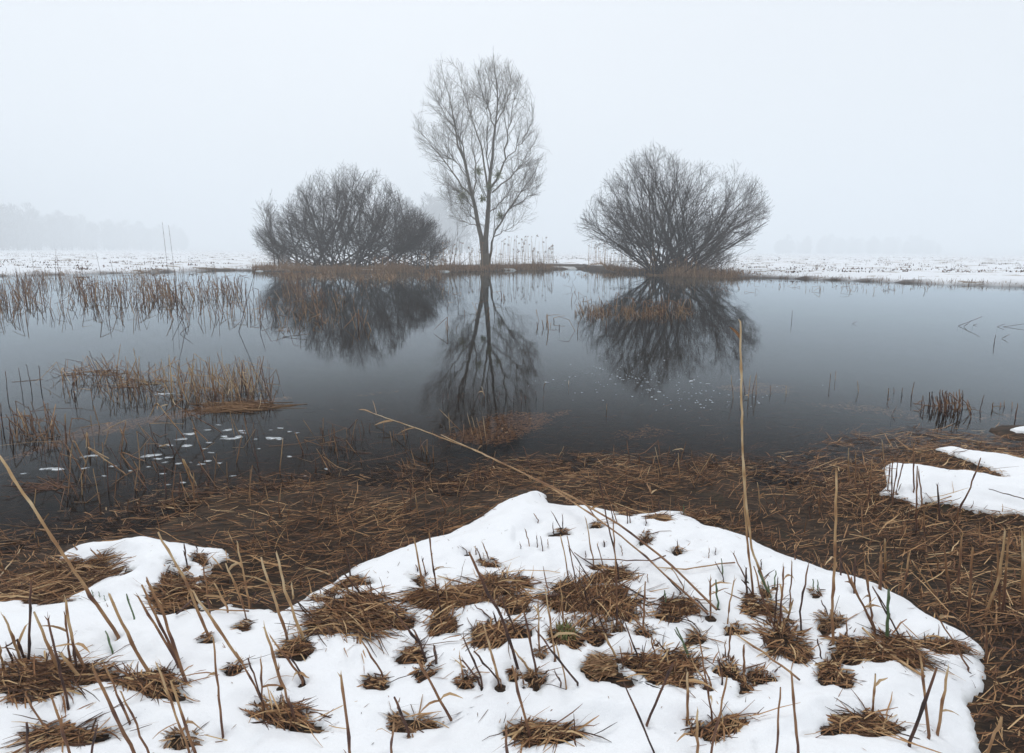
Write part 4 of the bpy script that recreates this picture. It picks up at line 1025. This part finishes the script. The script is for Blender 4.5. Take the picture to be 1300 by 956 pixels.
# labels: by colour, rank and the landmark one finds first
WORD = {'t': 'tan', 'b': 'brown', 'd': 'dark', 'p': 'pale straw', 'r': 'reddish', 'g': 'green'}
ORD = ['longest', 'second longest', 'third longest', 'fourth longest', 'fifth longest', 'sixth longest']
by = {}
for r in REC:
    b = r[4]; j = min(range(len(MARKS)), key=lambda i: (MARKS[i][0] - b[0]) ** 2 + ((MARKS[i][1] - b[1]) * 1.6) ** 2)
    by.setdefault((r[1], j), []).append(r)
NOUN = {'reed_stalk': 'reed stalk', 'fallen_reed': 'fallen reed', 'green_shoot': 'green shoot'}
for (name, j), rs in by.items():
    rs.sort(key=lambda r: -r[3]); noun = NOUN[name]; where = MARKS[j][2]
    gname = f"{noun}s near {where}"
    for k, (o, _, col, L, b) in enumerate(rs):
        cw = '' if col == 'g' else WORD[col] + ' '
        if len(rs) == 1: lab = f"lone {cw}{noun} near {where}"
        elif k < len(ORD): lab = f"{cw}{noun}, {ORD[k]} near {where}"
        else: lab = f"short {noun} among the many near {where}"
        if len(lab.split()) > 16: lab = lab.replace(cw, '', 1)
        tag(o, lab, 'shoot' if col == 'g' else 'reed', gname)
tag(LONG1, 'very long fallen tan cane lying from snow out over the water'); tag(LONG2, 'thinner fallen cane strand lying beside the very long one')
tag(TALL, 'tallest pale standing reed with a flag leaf at its tip'); tag(TALL2, 'short tan reed leaning against the foot of the tallest reed')
tag(LEANER, 'thick tan reed slanting over the smaller snow lobe from the water')

# the dense remainder of the reed belt in the water
pl = REST
def belt(n, xr, yr, hr, rad=(.005, .009), clump=.0, tone=(.2, .75)):
    px = rng.uniform(*xr, n * 3); py = rng.uniform(*yr, n * 3)
    k = fbm(px * .03, py * .10, 101, 3) > clump; px, py = px[k][:n], py[k][:n]; n = len(px)
    B = np.array([at(a_, b_, 0) for a_, b_ in zip(px, py)])
    B[:, 0] += .08 * rng.normal(size=n)
    d = unit(np.stack([-.10 + .22 * rng.normal(size=n), .15 * rng.normal(size=n), np.ones(n)], -1))
    P, Rr = grow(B - d * .2, d, rng.uniform(*hr, n) * (.6 + .4 * rng.random(n)) + .2, 5, .05, 0, rng.uniform(*rad, n), .7)
    pl.add(*tubes(P, Rr, 4, tone[0] + (tone[1] - tone[0]) * rng.random((n, 1)))[:3])
    k = rng.random(n) < .35; m_ = k.sum()       # snapped tops
    d2_ = unit(np.stack([rng.normal(size=m_), .5 * rng.normal(size=m_), -.5 + .4 * rng.normal(size=m_)], -1))
    P2_, R2_ = grow(P[k, -1], d2_, rng.uniform(.1, .45, m_), 3, .1, -.05, Rr[k, -1], .6)
    P2_[..., 2] = np.maximum(P2_[..., 2], .004)
    pl.add(*tubes(P2_, R2_, 4, tone[0] + (tone[1] - tone[0]) * rng.random((m_, 1)))[:3])
belt(560, (-30, 250), (352, 385), (.25, .8), (.006, .012), -.02); belt(260, (180, 400), (352, 380), (.25, .8), (.006, .012), -.02)
belt(120, (-20, 330), (384, 408), (.2, .55), (.005, .010), .0)
belt(60, (330, 470), (360, 420), (.1, .5), (.006, .012), .0); belt(90, (735, 880), (383, 408), (.05, .35), (.006, .012), -.1); belt(70, (560, 760), (350, 420), (.05, .35), (.005, .010), .05)
belt(100, (900, 1330), (358, 372), (.05, .25), (.006, .012), .0)
belt(70, (60, 200), (472, 512), (.08, .24), (.003, .005), .03, (.15, .85)); belt(60, (222, 348), (478, 516), (.12, .34), (.003, .005), -.02, (.2, .95)); belt(50, (0, 120), (528, 565), (.1, .25), (.003, .005), .0)
belt(70, (60, 330), (550, 650), (.08, .25), (.0025, .004), .02, (.2, .8)); belt(60, (400, 560), (545, 600), (.04, .16), (.0025, .004), .05, (.2, .7))
belt(14, (1190, 1222), (512, 524), (.08, .2), (.004, .006), -.5, (.1, .5))
tag(link('reeds', pl.mesh('reeds'), M_REED), 'broken brown reed stubble standing thick in the shallow water', kind='stuff')

# brown bent grass floating in the middle distance and beside the dense shrub
pl = Pile()
for (x0, x1, y0, y1, n, h) in [(735, 880, 388, 406, 900, .22), (345, 560, 345, 356, 1500, .5), (350, 440, 352, 420, 500, .2), (700, 900, 345, 352, 500, .3), (225, 345, 495, 520, 240, .10), (60, 200, 478, 508, 220, .08), (270, 350, 508, 522, 260, .04), (560, 625, 520, 560, 120, .05)]:
    px = rng.uniform(x0, x1, n); py = y0 + (y1 - y0) * (.5 + .3 * rng.normal(size=n)).clip(0, 1)
    B = np.array([at(a_, b_, 0) for a_, b_ in zip(px, py)]); dd = B[:, 1] / FPX
    k = fbm(px * .06, py * .2, 111, 3) > -.08; B, dd = B[k], dd[k]; n = len(B)
    pl.add(*blades(n, B[:, 0], B[:, 1], np.full(n, -.02), h * (.4 + .8 * rng.random(n)), 2.2, float(np.mean(dd)) * .32, 4, (.15, .9), (-.2, 0)))
tag(link('water_grass', pl.mesh('water_grass', smooth=False), M_RUST), 'bent rusty grass lying half drowned in the pond', kind='stuff')

# ------------------------------------------------------------------ slush flakes
def flake(px, py, wpx, lab, grp):
    c = at(px, py, .0); wpx = wpx * (1.15 if lab[:5] != 'small' else min(.95, 26 / 2.995 / wpx * 1.5) * rng.uniform(.55, 1)); Wm = wpx / FPX * np.linalg.norm(c - CAM) * .40; k = 16
    a = np.linspace(0, 2 * np.pi, k, endpoint=False) ; rr = 1 + .45 * np.sin(a * 2 + rng.uniform(0, 6)) * rng.random() + .3 * np.sin(a * 3 + rng.uniform(0, 6)) * rng.random() + .12 * rng.normal(size=k)
    rot = rng.uniform(-.15, .45)
    ex, ey = np.cos(a) * rr * Wm * 1.15, np.sin(a) * rr * Wm * rng.uniform(.35, .8)
    ex, ey = ex * math.cos(rot) - ey * math.sin(rot), ex * math.sin(rot) + ey * math.cos(rot)
    def rg(s, z): return np.stack([ex * s, ey * s, np.full(k, z)], -1)
    V = np.concatenate([rg(1, -.004), rg(1.0, .0012), rg(.86, .0026), np.array([[0, 0, .003]])])
    F = [(j, (j + 1) % k, k + (j + 1) % k, k + j) for j in range(k)] + [(k + j, k + (j + 1) % k, 2 * k + (j + 1) % k, 2 * k + j) for j in range(k)] + [(2 * k + j, 2 * k + (j + 1) % k, 3 * k) for j in range(k)]
    me = bpy.data.meshes.new('slush_flake'); me.from_pydata([tuple(map(float, v_)) for v_ in V], [], F); me.update()
    tag(link('slush_flake', me, M_SLUSH, None, c), lab, 'ice flake', grp)
K5 = [(720,392,34),(690,412,36),(710,437,42),(790,377,24),(830,358,26),(865,377,44),(852,402,30),(875,410,50),(905,404,44),(925,388,34),(918,380,28),(972,412,20),(1030,377,20),(1065,370,22),(1035,408,44),(1062,412,46),(1100,383,28),(1130,388,20),(780,448,36),
      (795,425,30),(800,463,30),(570,475,52),(600,487,34),(640,482,44),(628,500,30),(680,505,50),(350,475,40),(320,480,40),(430,515,36),(495,532,30),(620,543,34),(565,517,24),(765,507,40),(790,495,36),(835,503,24),(695,577,34),(645,435,34),(610,438,26),
      (90,543,30),(205,525,50),(320,523,34),(395,552,26),(885,552,26),(1100,478,28),(640,585,22),(725,500,20),(985,448,14),(1160,552,20),(1240,525,24)]
NAMED = {21: 'long white slush flake at the head of the crowded flakes', 7: 'widest flake of the white U-shaped slush patch', 0: 'pale lens of slush alone above the crowded flakes', 39: 'big slush flake caught on the dark bundle of stems',
         14: 'twin slush flake beside the forked stub near the brown shore'}
for i, (x, y, w_) in enumerate(K5):
    flake(x / 2.995, 420 + y / 2.995, w_ / 2.995, NAMED.get(i, 'small white slush flake floating on dark water near the smaller snow lobe'), 'slush flakes on the water')
flake(620 / 2.995, 420 + 240 / 2.995, 16, 'white snow crumb resting on straw in the reed belt', 'slush flakes on the water')
pl = Pile()
n = 190; px = np.concatenate([rng.normal(795, 45, n // 2), rng.normal(880, 60, n - n // 2)]); py = np.where(px < 850, 492, 500) + rng.normal(size=n) * 13 - (px < 820) * rng.random(n) * 30
for a_, b_ in zip(px, py):
    c = at(a_, b_, .003); r = rng.uniform(.003, .009) * (2 if rng.random() < .08 else 1); k = 7; a = np.linspace(0, 2 * np.pi, k, endpoint=False); q = r * (1 + .3 * rng.normal(size=k))
    V = np.concatenate([c + np.stack([np.cos(a) * q * 1.4, np.sin(a) * q, np.zeros(k)], -1), c + np.stack([np.cos(a) * q, np.sin(a) * q * .7, np.full(k, .003)], -1)])
    pl.add(V, np.array([(j, (j + 1) % k, k + (j + 1) % k, k + j) for j in range(k)] + [(k, k + 1, k + 2, k + 3), (k, k + 3, k + 4, k + 5), (k, k + 5, k + 6, k + 6 - 0)][:2]))
tag(link('foam_specks', pl.mesh('foam_specks'), M_SLUSH), 'tiny white specks of foam drifting below the mirrored open shrub', kind='stuff')

# ------------------------------------------------------------------ the near snow
sx = np.arange(-4.6, 5.6, 0.0135); sy = np.concatenate([np.arange(-1.5, 0.85, 0.1), np.arange(0.85, 6.8, 0.0135)])
gx, gy = np.meshgrid(sx, sy); X, Y = gx.ravel(), gy.ravel()
D = snow_field(X, Y)
Z = bed_z(X, Y) + snow_top(X, Y, D)
idx = np.arange(gx.size).reshape(gx.shape)
SQ = np.stack([idx[:-1, :-1], idx[:-1, 1:], idx[1:, 1:], idx[1:, :-1]], -1).reshape(-1, 4)
fx0, fy0 = sx[0], sy.searchsorted(0.85)
for r in ALLREC:
    f = np.array(FEET[id(r)]); rad_ = rng.uniform(.010, .022); dep = rng.uniform(.010, .032)
    ci = np.where(np.abs(sx - f[0]) < .07)[0]; ri = np.where(np.abs(sy - f[1]) < .07)[0]
    if not len(ci) or not len(ri): continue
    ii = (ri[:, None] * len(sx) + ci[None]).ravel()
    q = np.hypot(X[ii] - f[0] , Y[ii] - f[1] + .006)
    Z[ii] -= np.where(D[ii] > 0.03, dep * np.exp(-(q / rad_) ** 2), 0)
SV = np.stack([X, Y, Z], -1)
keep = (D[SQ] > 0).any(1)
which = np.where(Y > 3.05 + 0.0 * X, 1, 0)
bank_m = np.maximum(poly_sdf(X, Y, SNOW_BANK), poly_sdf(X, Y, SNOW_ISLE)) > poly_sdf(X, Y, SNOW_MAIN)
def sub_snow(name, mask, label):
    q = SQ[keep & mask[SQ[:, 0]]]
    u, inv = np.unique(q, return_inverse=True)
    tag(link(name, mk_mesh(name, SV[u], inv.reshape(-1, 4), np.clip(D[u] / .05, 0, 1.2)), M_SNOW), label, kind='stuff')
sub_snow('snow', ~bank_m, 'white melting snow sheet on the near bank pierced by tufts and stalks')
sub_snow('snow', bank_m, 'smaller white snow bank at the water edge beyond the matted channel')


# chaff lying on the snow
n = 2600; X = rng.uniform(-3.6, 3.2, n); Y = rng.uniform(1.0, 4.0, n); d = snow_field(X, Y)
k = (d > .02) & (rng.random(n) < .25 + .75 * np.exp(-d / .06)); X, Y, d = X[k], Y[k], d[k]; n = len(X)
Zc = bed_z(X, Y) + snow_top(X, Y, d) + .0015
a_ = rng.uniform(0, 2 * np.pi, n); L = .004 + .028 * rng.random(n) ** 3
dv = np.stack([np.cos(a_), np.sin(a_), .1 * rng.normal(size=n)], -1)
P = np.stack([X, Y, Zc], -1)[:, None] + dv[:, None] * (L[:, None] * np.linspace(-1, 1, 3)[None])[:, :, None]
pl = Pile(); pl.add(*ribbons(P, np.array([[.0006, .0011, .0004]]).repeat(n, 0), unit(np.cross(dv, np.array([0, .3, 1.0]))), .1 + .7 * rng.random((n, 1))))
tag(link('chaff', pl.mesh('chaff', smooth=False), M_GRASS), 'tiny crumbs of straw scattered over the near snow', kind='stuff')

# ------------------------------------------------------------------ camera and render settings
cd = bpy.data.cameras.new('camera'); cam = bpy.data.objects.new('camera', cd); COL.objects.link(cam)
cd.sensor_width = 36; cd.lens = FPX / 1300 * 36; cd.shift_y = -(478 - CY) / 1300; cd.clip_start = 0.05; cd.clip_end = 5000
Mx = Matrix(((RV[0], UV[0], -F_[0], 0), (RV[1], UV[1], -F_[1], 0), (RV[2], UV[2], -F_[2], HCAM), (0, 0, 0, 1)))
cam.matrix_world = Mx
S.camera = cam
S.view_settings.view_transform = 'Standard'; S.view_settings.look = 'None'; S.view_settings.gamma = 1; S.view_settings.exposure = 0.0
S.render.engine = 'CYCLES'
cy = S.cycles
cy.max_bounces = 8; cy.diffuse_bounces = 3; cy.glossy_bounces = 3; cy.transparent_max_bounces = 8; cy.volume_bounces = 3
cy.use_denoising = True
